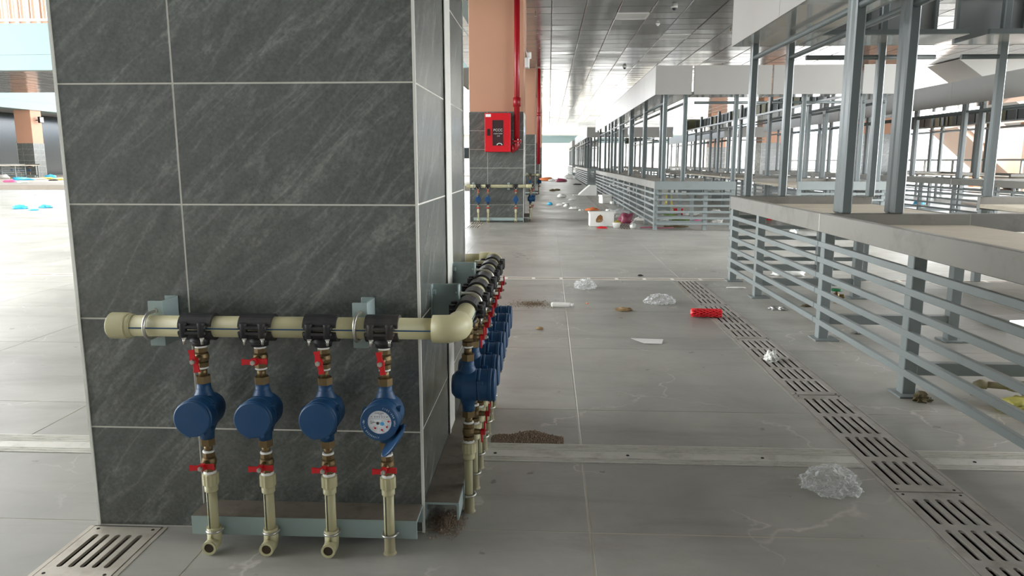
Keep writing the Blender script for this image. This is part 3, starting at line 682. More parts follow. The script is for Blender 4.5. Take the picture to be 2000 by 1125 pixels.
def place(proto, loc, rz, label, group):
    if proto.name not in used: used.add(proto.name); o = proto; o.location = loc; o.rotation_euler = (0, 0, rz)
    else: o = dup(proto, None, loc, rz)
    tag(o, label, 'water meter', group); return o
YP = 1.735; XP = -0.218
BX = [-0.850, -0.7025, -0.545, -0.396]
place(proto_v, (BX[0], YP, 0), 0, 'blue water meter with closed lid, leftmost on the near pillar front', 'meters on the near pillar')
place(proto_h, (BX[1], YP, 0), 0, 'blue water meter second from left on the near pillar, upper handle level', 'meters on the near pillar')
place(proto_v, (BX[2], YP, 0), 0, 'blue water meter third from left, just left of the open one', 'meters on the near pillar')
place(proto_open, (BX[3], YP, 0), 0, 'blue water meter with its lid hanging open and white dial showing', 'meters on the near pillar')
SY = [1.975+0.152*i for i in range(7)]
for i, y in enumerate(SY):
    place(proto_side, (XP, y, 0), PI/2, 'blue water meter on the near pillar\'s right face, %s from the near corner' % ORD[i], 'meters on the near pillar')

def manifold(name_label, x0, x1, yf, xs_, side_y0, side_y1, ys_, xside, back=True):
    t = thing('manifold_pipe', name_label, 'pipe', (0, 0, 0)); z = AX_Z
    def capx(m_, a, b, r): m_.lathe([(r-0.003, a), (r, a+0.003), (r, b-0.003), (r-0.003, b)], 'x', (0, yf, z), 22)
    part('front_pipe', MB().lathe([(RP, x0+0.02), (RP, xside-0.03)], 'x', (0, yf, z), 22), 'ppr', t)
    m_ = MB(); capx(m_, x0, x0+0.046, 0.0325); m_.lathe([(0.0305, x0+0.046), (0.0275, x0+0.058)], 'x', (0, yf, z), 22); part('end_cap', m_, 'ppr', t)
    part('front_stripe', MB().box(x0+0.055, xside-0.055, yf-RP-0.0006, yf-RP+0.002, z-0.0016, z+0.0016), 'blue_stripe', t)
    # elbow at the corner
    e = MB(); n = 7; path = [(xside-0.058, yf, z), (xside-0.03, yf, z)]+[(xside-0.03+0.03*math.sin(a), yf+0.03-0.03*math.cos(a), z) for a in [PI/2*k/n for k in range(1, n+1)]]+[(xside, yf+0.058, z)]
    e.tube(path, [0.0335]+[0.034]*(len(path)-2)+[0.0335], 22); part('corner_elbow', e, 'ppr', t)
    part('side_pipe', MB().lathe([(RP, yf+0.04), (RP, side_y1)], 'y', (xside, 0, z), 22), 'ppr', t)
    part('side_stripe', MB().box(xside+RP-0.002, xside+RP+0.0006, yf+0.06, side_y1-0.03, z-0.0016, z+0.0016), 'blue_stripe', t)
    for x in xs_: saddle(t, (x, yf, z), 0)
    for y in ys_: saddle(t, (xside, y, z), PI/2)
    if back:
        e = MB(); path = [(xside, side_y1-0.045, z), (xside, side_y1-0.02, z)]+[(xside-0.03+0.03*math.cos(a), side_y1-0.02+0.03*math.sin(a), z) for a in [PI/2*k/n for k in range(1, n+1)]]+[(xside-0.06, side_y1+0.01, z)]
        e.tube(path, 0.034, 22); part('rear_elbow', e, 'ppr', t)
        part('rear_pipe', MB().lathe([(RP, xside-0.8), (RP, xside-0.05)], 'x', (0, side_y1+0.01, z), 22), 'ppr', t)
        part('inner_pipe', MB().lathe([(RP, xside-0.10), (RP, xside)], 'x', (0, SY[5]+0.076, z-0.01), 18), 'ppr', t)
        e = MB(); e.lathe([(0.033, xside-0.062), (0.033, xside-0.005)], 'x', (0, SY[5]+0.076, z-0.01), 18); part('tee_socket', e, 'ppr', t)
    return t
manifold('beige plastic supply pipe wrapped round the near pillar with black saddles', -1.072, -0.2, YP, BX, YP, 2.985, SY, XP)
def bracket(x, y, rz, label, group):
    # local: wall at y = +wall, pipe axis at y=0; front plate just behind the pipe
    t = thing('pipe_bracket', label, 'bracket', (x, y, 0), rz, group); wl = 0.112
    m_ = MB(); m_.bevbox(-0.019, 0.019, 0.03, 0.035, 0.529, 0.643, 0.001); m_.bevbox(0.014, 0.019, 0.033, wl, 0.529, 0.643, 0.001); m_.bevbox(-0.016, 0.019, wl-0.005, wl, 0.529, 0.643, 0.001); part('folded_plate', m_, 'zinc_paint', t)
    ub = MB(); pts = [(0, 0.042, AX_Z+0.0315)]+[(0, -0.0315*math.sin(a), AX_Z+0.0315*math.cos(a)) for a in [PI*k/12 for k in range(13)]]+[(0, 0.042, AX_Z-0.0315)]
    ub.tube(pts, 0.0042, 10); part('u_bolt', ub, 'steel', t)
    b = MB(); b.hexa(0.0085, wl-0.014, wl-0.005, 'y', (0.002, 0, 0.62)); part('wall_bolt', b, 'zinc_paint', t)
    b = MB()
    for s_ in (-1, 1): b.hexa(0.007, 0.025, 0.031, 'y', (0, 0, AX_Z+s_*0.0315))
    part('nuts', b, 'steel', t)
bracket(-0.974, YP, 0, 'grey folded bracket holding the pipe at the near pillar\'s left edge', 'pipe brackets on the near pillar')
bracket(-0.46, YP, 0, 'grey folded bracket between third and fourth saddles on near pillar front', 'pipe brackets on the near pillar')
bracket(XP, 2.051, PI/2, 'grey folded bracket on the near pillar\'s right face beside the corner elbow', 'pipe brackets on the near pillar')
bracket(XP, 2.507, PI/2, 'grey folded bracket on the near pillar\'s right face, farther back', 'pipe brackets on the near pillar')
def channel(L0, L1, loc, rz, clamps, label):
    # local x along length, front flange at y=0, wall at y=0.095
    t = thing('steel_channel', label, 'steel channel', loc, rz)
    m_ = MB(); m_.prism([(0, 0.031), (0.005, 0.031), (0.006, 0.07), (0.010, 0.074), (0.085, 0.074), (0.089, 0.07), (0.090, 0.031), (0.095, 0.031), (0.095, 0.08), (0, 0.08)], 'x', L0, L1); part('channel_section', m_, 'zinc_paint', t)
    part('dirty_top', MB().box(L0+0.001, L1-0.001, 0.002, 0.093, 0.0795, 0.0812), 'zinc_dirty', t)

channel(-0.917, -0.329, (0, 1.752, 0), 0, BX, 'grey painted steel channel along the foot of the near pillar front')
channel(1.86, 2.95, (-0.234, 0, 0), PI/2, SY, 'grey painted steel channel along the foot of the near pillar\'s right face')

# plumbing on the second and third pillars
def far_set(y0, xs_, ys_, who):
    yf = y0-0.11; xside = -0.302
    manifold('beige plastic supply pipe on the %s' % who, -1.33, -0.2, yf, xs_, yf, y0+0.95, ys_, xside, back=False)
    n = 0
    for x in xs_: place(proto_h if n == 2 else proto_v, (x, yf, 0), 0, 'blue water meter on the front of the %s, %s from left' % (who, ORD[n]), 'meters on the %s' % who); n += 1
    for n, y in enumerate(ys_): place(proto_side, (xside, y, 0), PI/2, 'blue water meter on the right side of the %s, %s from front' % (who, ORD[n]), 'meters on the %s' % who)
    for k, x in enumerate((-1.225, -0.65)): bracket(x, yf, 0, '%s grey bracket on the front of the %s' % (('left', 'right')[k], who), 'brackets on the %s' % who)
    channel(-1.22, -0.41, (0, y0-0.095, 0), 0, xs_, 'steel channel at the foot of the %s front' % who)
    channel(y0+0.02, y0+0.92, (-0.318, 0, 0), PI/2, ys_, 'steel channel at the right foot of the %s' % who)
far_set(12.2, [-1.142, -0.982, -0.53], [12.33, 12.75], 'red cabinet pillar')
far_set(22.5, [-0.75, -0.55], [22.65, 22.85, 23.05], 'third aisle pillar')
# little meter rack by the far left pillar
def far_rack(ox, oy):
    t = thing('manifold_pipe', 'beige pipe rack with five meters beside the far left pillar', 'pipe', (ox, oy, 0.15))
    part('pipe', MB().lathe([(0.04, -0.55), (0.04, 0.62)], 'x', (0, 0, 0.62), 14), 'ppr', t)
    part('end_cap', MB().lathe([(0.06, 0.6), (0.06, 0.72)], 'x', (0, 0, 0.62), 14), 'ppr', t)
    part('channel', MB().box(-0.6, 0.7, 0.03, 0.12, 0.03, 0.09), 'zinc_paint', t)
    for k in range(5): part('saddle_clamp', MB().lathe([(0.06, -0.06), (0.06, 0.06)], 'x', (-0.5+0.25*k, 0, 0.62), 12), 'black', t)
    for k in range(5): place(proto_h, (ox-0.5+0.25*k, oy, 0.15), 0, 'tiny blue water meter by the far left pillar, %s from left' % ORD[k], 'meters by the far left pillar')
far_rack(-27.75, 38.25)

# ---------------------------------------------------------------- red hose cabinet and riser pipe
cb = thing('hose_cabinet', 'red fire hose cabinet with dark window lettered PCCC on the second pillar', 'fire cabinet', (-0.817, 12.2, 1.132))
part('box', MB().bevbox(-0.205, 0.205, -0.17, -0.004, 0, 0.607, 0.006), 'red_metal', cb)
dr = MB()
for (a, b, c, e) in ((-0.2, -0.08, 0.005, 0.602), (0.09, 0.2, 0.005, 0.602), (-0.08, 0.09, 0.005, 0.1), (-0.08, 0.09, 0.495, 0.602)): dr.box(a, b, -0.186, -0.171, c, e)
dr = part('door', dr, 'red_metal', cb)
part('window_pane', MB().box(-0.08, 0.09, -0.178, -0.172, 0.1, 0.495), 'pane', dr)
part('window_gasket', MB().box(-0.082, -0.074, -0.188, -0.176, 0.098, 0.497).box(0.084, 0.092, -0.188, -0.176, 0.098, 0.497).box(-0.074, 0.084, -0.188, -0.176, 0.098, 0.106).box(-0.074, 0.084, -0.188, -0.176, 0.489, 0.497), 'black', dr)
part('handle', MB().bevbox(-0.165, -0.12, -0.196, -0.186, 0.255, 0.36, 0.003), 'dark', dr)
part('label_plate', MB().box(-0.19, -0.105, -0.1885, -0.186, 0.545, 0.59), 'white', dr)
tx = MB(); TB = Matrix.Rotation(PI/2, 4, 'X')
for body, size, x, z in (('PCCC', 0.056, 0.005, 0.34), ('CHUA CHAY', 0.025, 0.005, 0.285), ('114', 0.03, 0.01, 0.248)): mesh_into(tx, text_mesh(body, size, 0.001), Matrix.Translation((x, -0.18, z)) @ TB)
part('lettering', tx, 'white', dr)
part('hose_coil', MB().tube([(0.03+0.04*math.cos(a), -0.18, 0.106+0.03*math.sin(a)) for a in [PI*k/8 for k in range(9)]], 0.007, 8), 'white', cb)
rp_ = thing('fire_riser_pipe', 'red enamelled fire pipe running down the second pillar into the cabinet', 'pipe', (-0.515, 12.1, 0))
part('pipe', MB().lathe([(0.045, 1.28), (0.045, CZ-0.03)], 'z', n=16), 'red_pipe', rp_)
part('coupling', MB().lathe([(0.06, 1.84), (0.06, 1.98)], 'z', n=14), 'red_pipe', rp_); part('flange', MB().lathe([(0.075, 1.285), (0.075, 1.315)], 'z', n=14), 'red_pipe', rp_)
part('elbow', MB().tube([(0, 0, 1.30), (0, 0, 1.24), (-0.015, 0, 1.2), (-0.05, 0, 1.185), (-0.095, 0, 1.185)], 0.05, 14), 'red_pipe', rp_)
part('flange', MB().lathe([(0.07, -0.08), (0.07, -0.05)], 'x', (0, 0, 1.185), 14), 'red_pipe', rp_)
b = MB()
for a in (0.3, 1.9, 3.4, 5.0): b.hexa(0.01, 1.27, 1.335, 'z', (0.062*math.cos(a), 0.062*math.sin(a), 0))
part('bolts', b, 'steel', rp_)
rp2 = thing('fire_riser_pipe', 'dark red fire pipe on the third aisle pillar, half hidden', 'pipe', (-0.31, 22.44, 0)); part('pipe', MB().lathe([(0.045, 0.9), (0.045, CZ-0.03)], 'z', n=12), 'red_pipe', rp2); part('coupling', MB().lathe([(0.06, 2.3), (0.06, 2.4)], 'z', n=12), 'red_pipe', rp2)
el = thing('emergency_light', 'white emergency light on the right edge of the second pillar', 'lamp', (-0.395, 12.3, 2.45))
part('body', MB().bevbox(0, 0.07, -0.1, 0.1, 0, 0.16, 0.01), 'white', el); part('lamp_head', MB().lathe([(0.05, 0), (0.045, 0.07)], 'x', (0.03, -0.04, 0.2), 14), 'white', el); part('lamp_head', MB().lathe([(0.05, 0), (0.045, 0.07)], 'x', (0.03, 0.06, 0.2), 14), 'white', el)
part('cable', MB().tube([(0.01, 0, 0.15), (0.012, 0.0, 0.5), (0.008, 0.01, 1.2)], 0.008, 6), 'pink_wall', el)
fl = thing('flood_light', 'small flood light on the far left peach pillar', 'lamp', (-27.1, 38.9, 3.1)); part('arm', MB().box(0, 0.25, -0.02, 0.02, 0, 0.04), 'dark', fl); part('housing', MB().bevbox(0.2, 0.32, -0.16, 0.16, -0.12, 0.2, 0.02), 'dark', fl); part('glass', MB().box(0.32, 0.33, -0.13, 0.13, -0.09, 0.17), 'white', fl)

# ---------------------------------------------------------------- slotted drains
def capsule_cell(m_, x0, x1, y0, y1, sx0, sx1, sy0, sy1, z, dz):
    r = (sx1-sx0)/2; cx = (sx0+sx1)/2; inner = []; outer = []
    def cap(cy, sg):
        ca = math.atan2((y1-cy) if sg > 0 else (cy-y0), x1-cx); an = sorted(set([0, 0.35, ca, 1.2, PI/2, PI-1.2, PI-ca, PI-0.35, PI]))
        for a in an:
            aa = a if sg > 0 else a+PI
            dx, dy = math.cos(aa), math.sin(aa); inner.append((cx+r*dx, cy+r*dy))
            k = 1e9
            if dx > 1e-6: k = min(k, (x1-cx)/dx)
            if dx < -1e-6: k = min(k, (x0-cx)/dx)
            if dy > 1e-6: k = min(k, (y1-cy)/dy)
            if dy < -1e-6: k = min(k, (y0-cy)/dy)
            outer.append((cx+k*dx, cy+k*dy))
    cap(sy1-r, 1); cap(sy0+r, -1)
    n = len(inner); vs = [(p[0], p[1], z) for p in outer]+[(p[0], p[1], z) for p in inner]+[(p[0], p[1], z-dz) for p in inner]
    m_.add(vs, [(k, (k+1) % n, n+(k+1) % n, n+k) for k in range(n)]+[(n+k, n+(k+1) % n, 2*n+(k+1) % n, 2*n+k) for k in range(n)])
def drain_lid(parent, x0, x1, y0, y1, rows, ends, mt, cols=5, side=0.018, z=0.002, wob=0.0):
    m_ = MB(); T = 0.008; L_ = y1-y0; rl = (L_-2*ends)/rows; cw = (x1-x0-2*side)/cols
    # frame strips
    for (a, b, c, e) in ((x0, x1, y0, y0+ends), (x0, x1, y1-ends, y1), (x0, x0+side, y0+ends, y1-ends), (x1-side, x1, y0+ends, y1-ends)): m_.box(a, b, c, e, z-T, z)
    for i in range(cols):
        for j in range(rows):
            a = x0+side+cw*i; c = y0+ends+rl*j
            capsule_cell(m_, a, a+cw, c, c+rl, a+cw*0.25, a+cw*0.75, c+rl*0.08, c+rl*0.92, z, T)
    return part('grate_lid', m_, mt, parent)
def drain(label, x0, x1, cuts, mt, rows=None, screws=True):
    t = thing('slotted_drain', label, 'drain', (0, 0, 0)); y0, y1 = cuts[0], cuts[-1]
    part('trough', MB().box(x0, x0+0.006, y0, y1, -0.18, -0.008).box(x1-0.006, x1, y0, y1, -0.18, -0.008).box(x0, x1, y0, y1, -0.185, -0.17), 'dark', t)
    for a, b in zip(cuts[:-1], cuts[1:]):
        r = rows or max(1, round((b-a-0.06)/0.2))
        drain_lid(t, x0+0.005, x1-0.005, a+0.004, b-0.004, r, 0.028, mt)
        if screws:
            m_ = MB()
            for x in (x0+0.022, x1-0.022):
                for y in (a+0.018, b-0.018): m_.lathe([(0.0045, 0.002), (0.004, 0.0032)], 'z', (x, y, 0), 8)
            part('screws', m_, 'dark', t)
    for x in (x0-0.004, x1+0.004): part('edge_angle', MB().box(x-0.006, x+0.006, y0, y1, -0.02, 0.0012), mt, t)
drain('long slotted metal floor drain running along the right hand stall', 1.045, 1.257, [-0.88, 0.15, 1.16, 2.16, 3.105, 4.13, 5.13, 6.2], 'iron')
drain('short bright slotted grate at the near pillar\'s left foot', -1.236, -1.040, [0.77, 1.58, 1.838], 'grate_bright', rows=None)
drain('slotted grate at the left foot of the red cabinet pillar', -1.255, -1.025, [11.02, 11.6, 12.18], 'grate_bright', rows=1)
drain('slotted drain along the front of the second stall block', 1.045, 1.295, [10.96+1.03*k for k in range(13)], 'iron', rows=4)

# ---------------------------------------------------------------- stalls
RZ = [0.10, 0.180, 0.268, 0.357, 0.445, 0.53]
SM = {}
def sh(key, fn, m):
    if key not in SM: SM[key] = fn().mesh(key[0], MT[m])
    return SM[key]
def counter(loc, rz, L, D, legs, label, group, end0=False, end1=False, plates=False, rear=0.735):
    """front face at local x=0 looking towards -x, length along +y"""
    t = thing('stall_counter', label, 'market stall', loc, rz, group)
    link('apron', sh(('apron', L), lambda: MB().bevbox(0, 0.035, 0.003, L-0.003, 0.596, 0.70, 0.003), 'apron'), t)
    link('counter_top', sh(('counter_top', L, D), lambda: MB().box(0.036, D, 0.036, L-0.036, 0.61, 0.64), 'tray'), t)
    link('end_rim', sh(('end_rim', D), lambda: MB().bevbox(0.036, D, 0.003, 0.036, 0.60, 0.70, 0.003), 'apron'), t)
    link('end_rim', sh(('end_rim', D), None, None), t, (0, L-0.039, 0))
    if not end0: link('joint_caulk', sh(('joint_caulk',), lambda: MB().box(-0.0008, 0.034, -0.0028, 0.0028, 0.60, 0.699), 'white_caulk'), t)
    leg = sh(('leg',), lambda: MB().bevbox(-0.028, 0.028, -0.028, 0.028, 0.004, 0.60, 0.003), 'stall')
    for y in legs:
        for x in (0.029, rear):
            o = link('leg', leg, t, (x, y, 0))
            if plates: link('base_plate', sh(('base_plate',), lambda: MB().bevbox(-0.055, 0.075, -0.07, 0.055, 0.0, 0.008, 0.001), 'stall'), o)
        link('cross_beam', sh(('cross_beam', rear), lambda: MB().box(0.057, rear-0.028, -0.02, 0.02, 0.088, 0.14), 'stall'), t, (0, y, 0))
    rail = sh(('rail', L), lambda: MB().bevbox(0.003, 0.026, 0.004, L-0.004, -0.0155, 0.0155, 0.002), 'stall')
    for z in RZ: link('rail', rail, t, (-0.004, 0, z))
    for e, yy in ((end0, 0.0), (end1, L)):
        if not e: continue
        er = sh(('end_rail', D), lambda: MB().bevbox(0.03, D-0.01, -0.012, 0.012, -0.0155, 0.0155, 0.002), 'stall')
        for z in RZ: link('end_rail', er, t, (0, yy+(0.014 if yy == 0 else -0.014), z))
        link('end_apron', sh(('end_apron', D), lambda: MB().bevbox(-0.004, D, -0.006, 0.006, 0.585, 0.705, 0.002), 'stall'), t, (0, yy+(-0.004 if yy == 0 else 0.004), 0))
        link('end_leg', leg, t, (D-0.03, yy+(0.03 if yy == 0 else -0.03), 0))
    return t
FZ0, FZ1 = 1.905, 2.29
def canopy(loc, rz, L, label, group, wid=0.50, plen=1.22, rails=(0.12, 0.40), studs=0.45, cut0=0.0, cut1=0.0, posts=()):
    """fascia at local x=0 facing -x, soffit inwards, length along +y"""
    t = thing('stall_canopy', label, 'canopy', loc, rz, group)
    n = max(1, round(L/plen)); pl = L/n
    for k in range(n):
        link('fascia_panel', sh(('fascia_panel', round(pl, 3)), lambda: MB().box(0, 0.005, 0.002, pl-0.002, FZ0-0.006, FZ1), 'fascia'), t, (0, pl*k, 0))
        link('backing_panel', sh(('backing_panel', round(pl, 3), k % 2), lambda: MB().box(0.006, 0.010, 0.0, pl, FZ0+0.004, FZ1-0.004), 'fascia_back' if k % 2 else 'grey_wall'), t, (0, pl*k, 0))
    part('soffit', MB().box(0.006, wid, 0.0, L, FZ0-0.004, FZ0), 'soffit', t)
    for e, y in ((cut0, 0.0), (cut1, L)):
        if e:
            part('end_fascia', MB().box(0, wid, y-0.004, y+0.004, FZ0-0.006, FZ1), 'fascia', t); yy = y+0.0045 if y == 0 else y-0.0045
            part('end_backing', MB().box(0.012, wid, yy-0.0004, yy+0.003 if y == 0 else yy+0.0004, FZ0+0.001, FZ1-0.004), 'fascia_back', t)
    part('inner_frame', MB().box(wid-0.004, wid+0.028, 0, L, FZ0-0.003, FZ0+0.032), 'post', t)
    part('top_frame', MB().box(0.011, 0.041, 0, L, FZ1-0.04, FZ1-0.01), 'stall', t); part('bottom_frame', MB().box(0.011, 0.041, 0, L, FZ0+0.001, FZ0+0.031), 'stall', t)
    m = int(L/studs)
    for k in range(m+1):
        link('stud', sh(('stud',), lambda: MB().box(0.011, 0.041, -0.012, 0.012, FZ0+0.031, FZ1-0.04), 'post'), t, (0, 0.013+(L-0.026)*k/m, 0))
    po = sh(('post',), lambda: MB().bevbox(-0.029, 0.029, -0.029, 0.029, 0.7005, 2.24, 0.008), 'post')
    for (x, y) in posts: link('post', po, t, (x, y, 0))
    for x in rails: part('tie_rail', MB().lathe([(0.019, 0.03), (0.019, L-0.03)], 'y', (x+0.04, 0, 1.795), 10), 'post', t)
    return t
def block(X0, X1, Y0, Y1, nmod, who, near=True, right=True, plates=False, cl=1.14, cr=1.24, far=True):
    L = (Y1-Y0)/nmod; grp = 'counters of the %s' % who; cg = 'canopies of the %s' % who
    for k in range(nmod):
        e0 = k == 0; e1 = k == nmod-1; Dp = cl if (e0 or e1) else 0.80
        lg = ([0.06] if e0 else [])+[L*(0.6 if e1 else 0.48), L-0.07]
        counter((X0, Y0+L*k, 0), 0, L, Dp, lg, 'grey railed stall counter, %s along the aisle side of the %s' % (ORD[k], who), grp, end0=e0, end1=e1, plates=plates)
    ps = []
    for k in range(nmod+1):
        for x in (0.16, 0.44):
            if k > 0: ps.append((x, 0.04+L*k-0.033-(0.03 if k == nmod else 0)))
            if k < nmod: ps.append((x, 0.04+L*k+0.033+(0.03 if k == 0 else 0)))
    pl_ = pr_ = ps; c0 = 0.492
    canopy((X0-0.04, Y0-0.04, 0), 0, Y1-Y0+0.08, 'white fascia canopy on grey posts over the aisle side of the %s' % who, cg, cut0=1, cut1=1, posts=pl_)
    if right:
        for k in range(nmod):
            e0 = k == 0; e1 = k == nmod-1; Dp = cr if (e0 or e1) else 0.80
            lg = [0.07, L*0.52]+([L-0.06] if e0 else [])
            counter((X1, Y0+L*(k+1), 0), PI, L, Dp, lg, 'grey railed stall counter, %s along the right side of the %s' % (ORD[k], who), grp, end0=e1, end1=e0, plates=plates)
        canopy((X1+0.04, Y1+0.04, 0), PI, Y1-Y0+0.08, 'white fascia canopy on grey posts over the right side of the %s' % who, cg, cut0=1, cut1=1, posts=pr_)
    xm = X0+1.55
    if near:
        canopy((xm, Y0-0.04, 0), PI/2, xm-X0-c0, 'left end canopy facing the camera on the %s' % who, cg, rails=(0.065,), plen=1.1, posts=[(0.105, xm-X0-cl+0.035)])
        if right: canopy((X1-c0, Y0-0.04, 0), PI/2, X1-c0-xm-0.02, 'right end canopy facing the camera on the %s' % who, cg, rails=(0.065,), plen=1.2, posts=[(0.105, cr-c0-0.035)])
    if far:
        canopy((X0+c0, Y1+0.04, 0), -PI/2, xm-X0-c0, 'left end canopy at the far end of the %s' % who, cg, rails=(0.065,), plen=1.1, posts=[(0.105, cl-0.035-c0)])
        if right: canopy((xm+0.14, Y1+0.04, 0), -PI/2, X1-c0-xm-0.14, 'right end canopy at the far end of the %s' % who, cg, rails=(0.065,), plen=1.2, posts=[(0.105, X1-cr+0.035-xm-0.14)])

block(1.51, 4.75, 0.09, 6.29, 3, 'nearest stall block', near=False, plates=True)
block(1.51, 4.75, 10.76, 24.2, 6, 'second stall block', far=False)
block(1.51, 4.75, 29.6, 43.0, 6, 'third stall block', far=False)
block(1.51, 4.75, 48.4, 60.0, 5, 'farthest stall block', far=False, right=False)
block(6.78, 11.2, 10.76, 24.2, 6, 'right hand stall block', far=False, cl=1.3, cr=1.3)
block(6.78, 11.2, 29.6, 43.0, 6, 'far right stall block', far=False, right=False)
block(-27.6, -24.0, 32.0, 37.8, 3, 'stall block left of the far pillar', far=False, near=False) if False else None
# stalls under the far hall at the left edge of the picture
for k, (y, n) in enumerate(((34.4, 'nearer'), (41.2, 'farther'))):
    c = counter((-27.3, y, 0.15), 0, 3.6, 0.8, [0.06, 1.8, 3.5], 'small grey stall counter across the atrium at far left, the %s one' % n, 'counters across the atrium')
    for i in range(3):
        for o in list(c.children)[:0]: pass
struct(part('wall_far_hall', MB().box(-31, -30.8, 31, 60, 0.15, 3.7), 'dark_glass'))
struct(part('trim_9', MB().box(-30.8, -30.75, 33.5, 38.2, 0.9, 2.2), 'dark'))

# ---------------------------------------------------------------- right hand background
pillar(9.1, 43.3, 'slate and peach pillar farthest down the right hand row', strip=False, wx=0.9, depth=0.9)
st = thing('staircase', 'white and peach concrete staircase rising to the ceiling behind the right hand stalls', 'stairs', (0, 0, 0))
part('upper_flight', MB().prism([(10.8, CZ-0.03), (13.2, CZ-0.03), (13.2, 1.98)], 'y', 20.9, 22.6), 'fascia', st)
part('lower_flight', MB().prism([(13.6, 2.2), (14.95, 1.05), (16.0, 0.2), (16.6, 0.0), (17.6, 0.0), (17.6, 2.4), (13.6, 2.45)], 'y', 26.2, 28.2), 'pink_wall', st)
part('stringer', MB().prism([(13.9, 2.15), (15.0, 1.2), (15.0, 1.55), (14.1, 2.3)], 'y', 26.05, 26.2), 'pink_wall', st)
part('end_wall', MB().box(15.35, 19.0, 25.0, 25.3, 0, 2.55), 'pink_wall', st)
part('side_wall', MB().box(12.75, 14.2, 20.9, 21.2, 1.9, CZ-0.03), 'peach', st)
tag(part('low_orange_wall', MB().bevbox(16.4, 17.6, 29.8, 30.2, 0, 1.42, 0.02), 'orange_wall'), 'short orange wall under the stair behind the right hand stalls', 'wall')
rs = thing('red_sign', 'small red slatted panel hanging high behind the near posts', 'sign', (9.25, 20.6, 2.72)); 
for k in range(4): part('slat', MB().box(-0.15, 0.42-0.11*k, -0.02, 0.02, 0.07*k, 0.07*k+0.07), 'red_metal', rs)
part('hanger', MB().box(-0.12, -0.1, -0.01, 0.01, 0.27, CZ-2.72+0.01), 'steel', rs)
# facade railing and far parapet on the right
fr = thing('facade_railing', 'thin dark railing along the bright open side at the right', 'railing', (14.6, 20, 0))
part('top_rail', MB().box(-0.03, 0.03, 0, 40, 1.0, 1.06), 'stall', fr); part('low_rail', MB().box(-0.02, 0.02, 0, 40, 0.5, 0.54), 'stall', fr)
rpost = MB().box(-0.03, 0.03, -0.03, 0.03, 0, 1.0).mesh('rail_post', MT['stall'])
for k in range(21): link('rail_post', rpost, fr, (0, 2.0*k, 0))
# delivery van outside, seen in the slit between the two pillars
vn = thing('van', 'white van parked outside, glimpsed between the two pillars', 'van', (-4.55, 44, 0))
part('body', MB().prism([(-2.2, 0.35), (2.3, 0.35), (2.35, 0.9), (1.5, 1.05), (0.9, 1.9), (-2.2, 1.95)], 'y', -0.85, 0.85), 'van', vn)
part('side_window', MB().prism([(-1.9, 1.15), (1.2, 1.15), (0.75, 1.75), (-1.9, 1.75)], 'y', -0.87, -0.85), 'dark_glass', vn)
for x in (-1.4, 1.4):
    for y in (-0.8, 0.8): part('wheel', MB().lathe([(0.33, -0.1), (0.33, 0.1)], 'y', (x, y, 0.33), 18), 'tyre', vn)
for k, (px, h) in enumerate(((1070, 1.0), (1084, 1.1), (1096, 0.8), (1061, 0.8))):
    g = ground(px, 331, 0); m_ = MB()
    for i in range(26):
        a = random.random()*2*PI; r_ = random.random()*0.35*h; zc = 0.18*h+random.random()*h if i > 4 else 0.05
        p = Vector((r_*math.cos(a), r_*math.sin(a), zc)); q = [p+Vector((random.uniform(-.3, .3), random.uniform(-.3, .3), random.uniform(-.2, .3)))*h*0.6 for _ in range(3)]
        m_.add([p]+q, [(0, 1, 2), (0, 2, 3), (0, 3, 1), (1, 3, 2)])
    o = part('shrub', m_, 'bush', None, (g.x, g.y, 0.001)); tag(o, 'pale green shrub outside beyond the aisle end, %s of four' % ['third from right', 'second from right', 'rightmost', 'leftmost'][k], 'shrub', 'shrubs outside')

# ---------------------------------------------------------------- litter
def crumple(name, loc, size, seed, m, label, cat, rz=0.0, sub=3, bag=False, amp=0.45, freq=2.4, flat=0.0, group=None, sharp=False):
    bm = bmesh.new(); bmesh.ops.create_icosphere(bm, subdivisions=sub, radius=1.0)
    off = Vector((seed*7.3, seed*3.1, seed*1.7))
    for v in bm.verts:
        n_ = v.co.normalized()
        k = 1+amp*noise.noise(n_*freq+off)+amp*0.55*abs(noise.noise(n_*freq*2.6+off))+amp*0.3*noise.noise(n_*freq*6+off)
        if bag:
            q = n_*1.6+off; rg = 0.0
            for f_, a_ in ((1.0, 0.30), (2.1, 0.20), (4.3, 0.10)): rg += a_*(1-2*abs(noise.noise(q*f_+Vector((f_, 0, 0)))))
            k = 0.75+rg+0.18*noise.noise(q*0.7)
        v.co = n_*k
        v.co.z = max(v.co.z, -0.35)
    zs = [v.co.z for v in bm.verts]; xs_ = [v.co.x for v in bm.verts]; ys_ = [v.co.y for v in bm.verts]
    zl, zh = min(zs), max(zs)
    for v in bm.verts:
        v.co = Vector(((v.co.x-(min(xs_)+max(xs_))/2)/(max(xs_)-min(xs_))*size[0], (v.co.y-(min(ys_)+max(ys_))/2)/(max(ys_)-min(ys_))*size[1], (v.co.z-zl)/(zh-zl)*size[2]))
    me = bpy.data.meshes.new(name); bm.to_mesh(me); bm.free(); me.materials.append(MT[m]); me.polygons.foreach_set('use_smooth', [not sharp]*len(me.polygons))
    return tag(link(name, me, None, loc, rz), label, cat, group)
def at(px, py, z=0.002): g = ground(px, py); return (g.x, g.y, z)
crumple('plastic_bag', at(1143, 563), (0.18, 0.16, 0.075), 1, 'film', 'round crumpled clear plastic bag lying farthest back in the open aisle', 'plastic bag', sub=4, bag=True, sharp=True)
crumple('plastic_bag', at(1287, 593), (0.23, 0.14, 0.075), 2, 'film', 'crumpled clear plastic bag to the left of the drain, behind the red net', 'plastic bag', sub=4, bag=True, sharp=True)
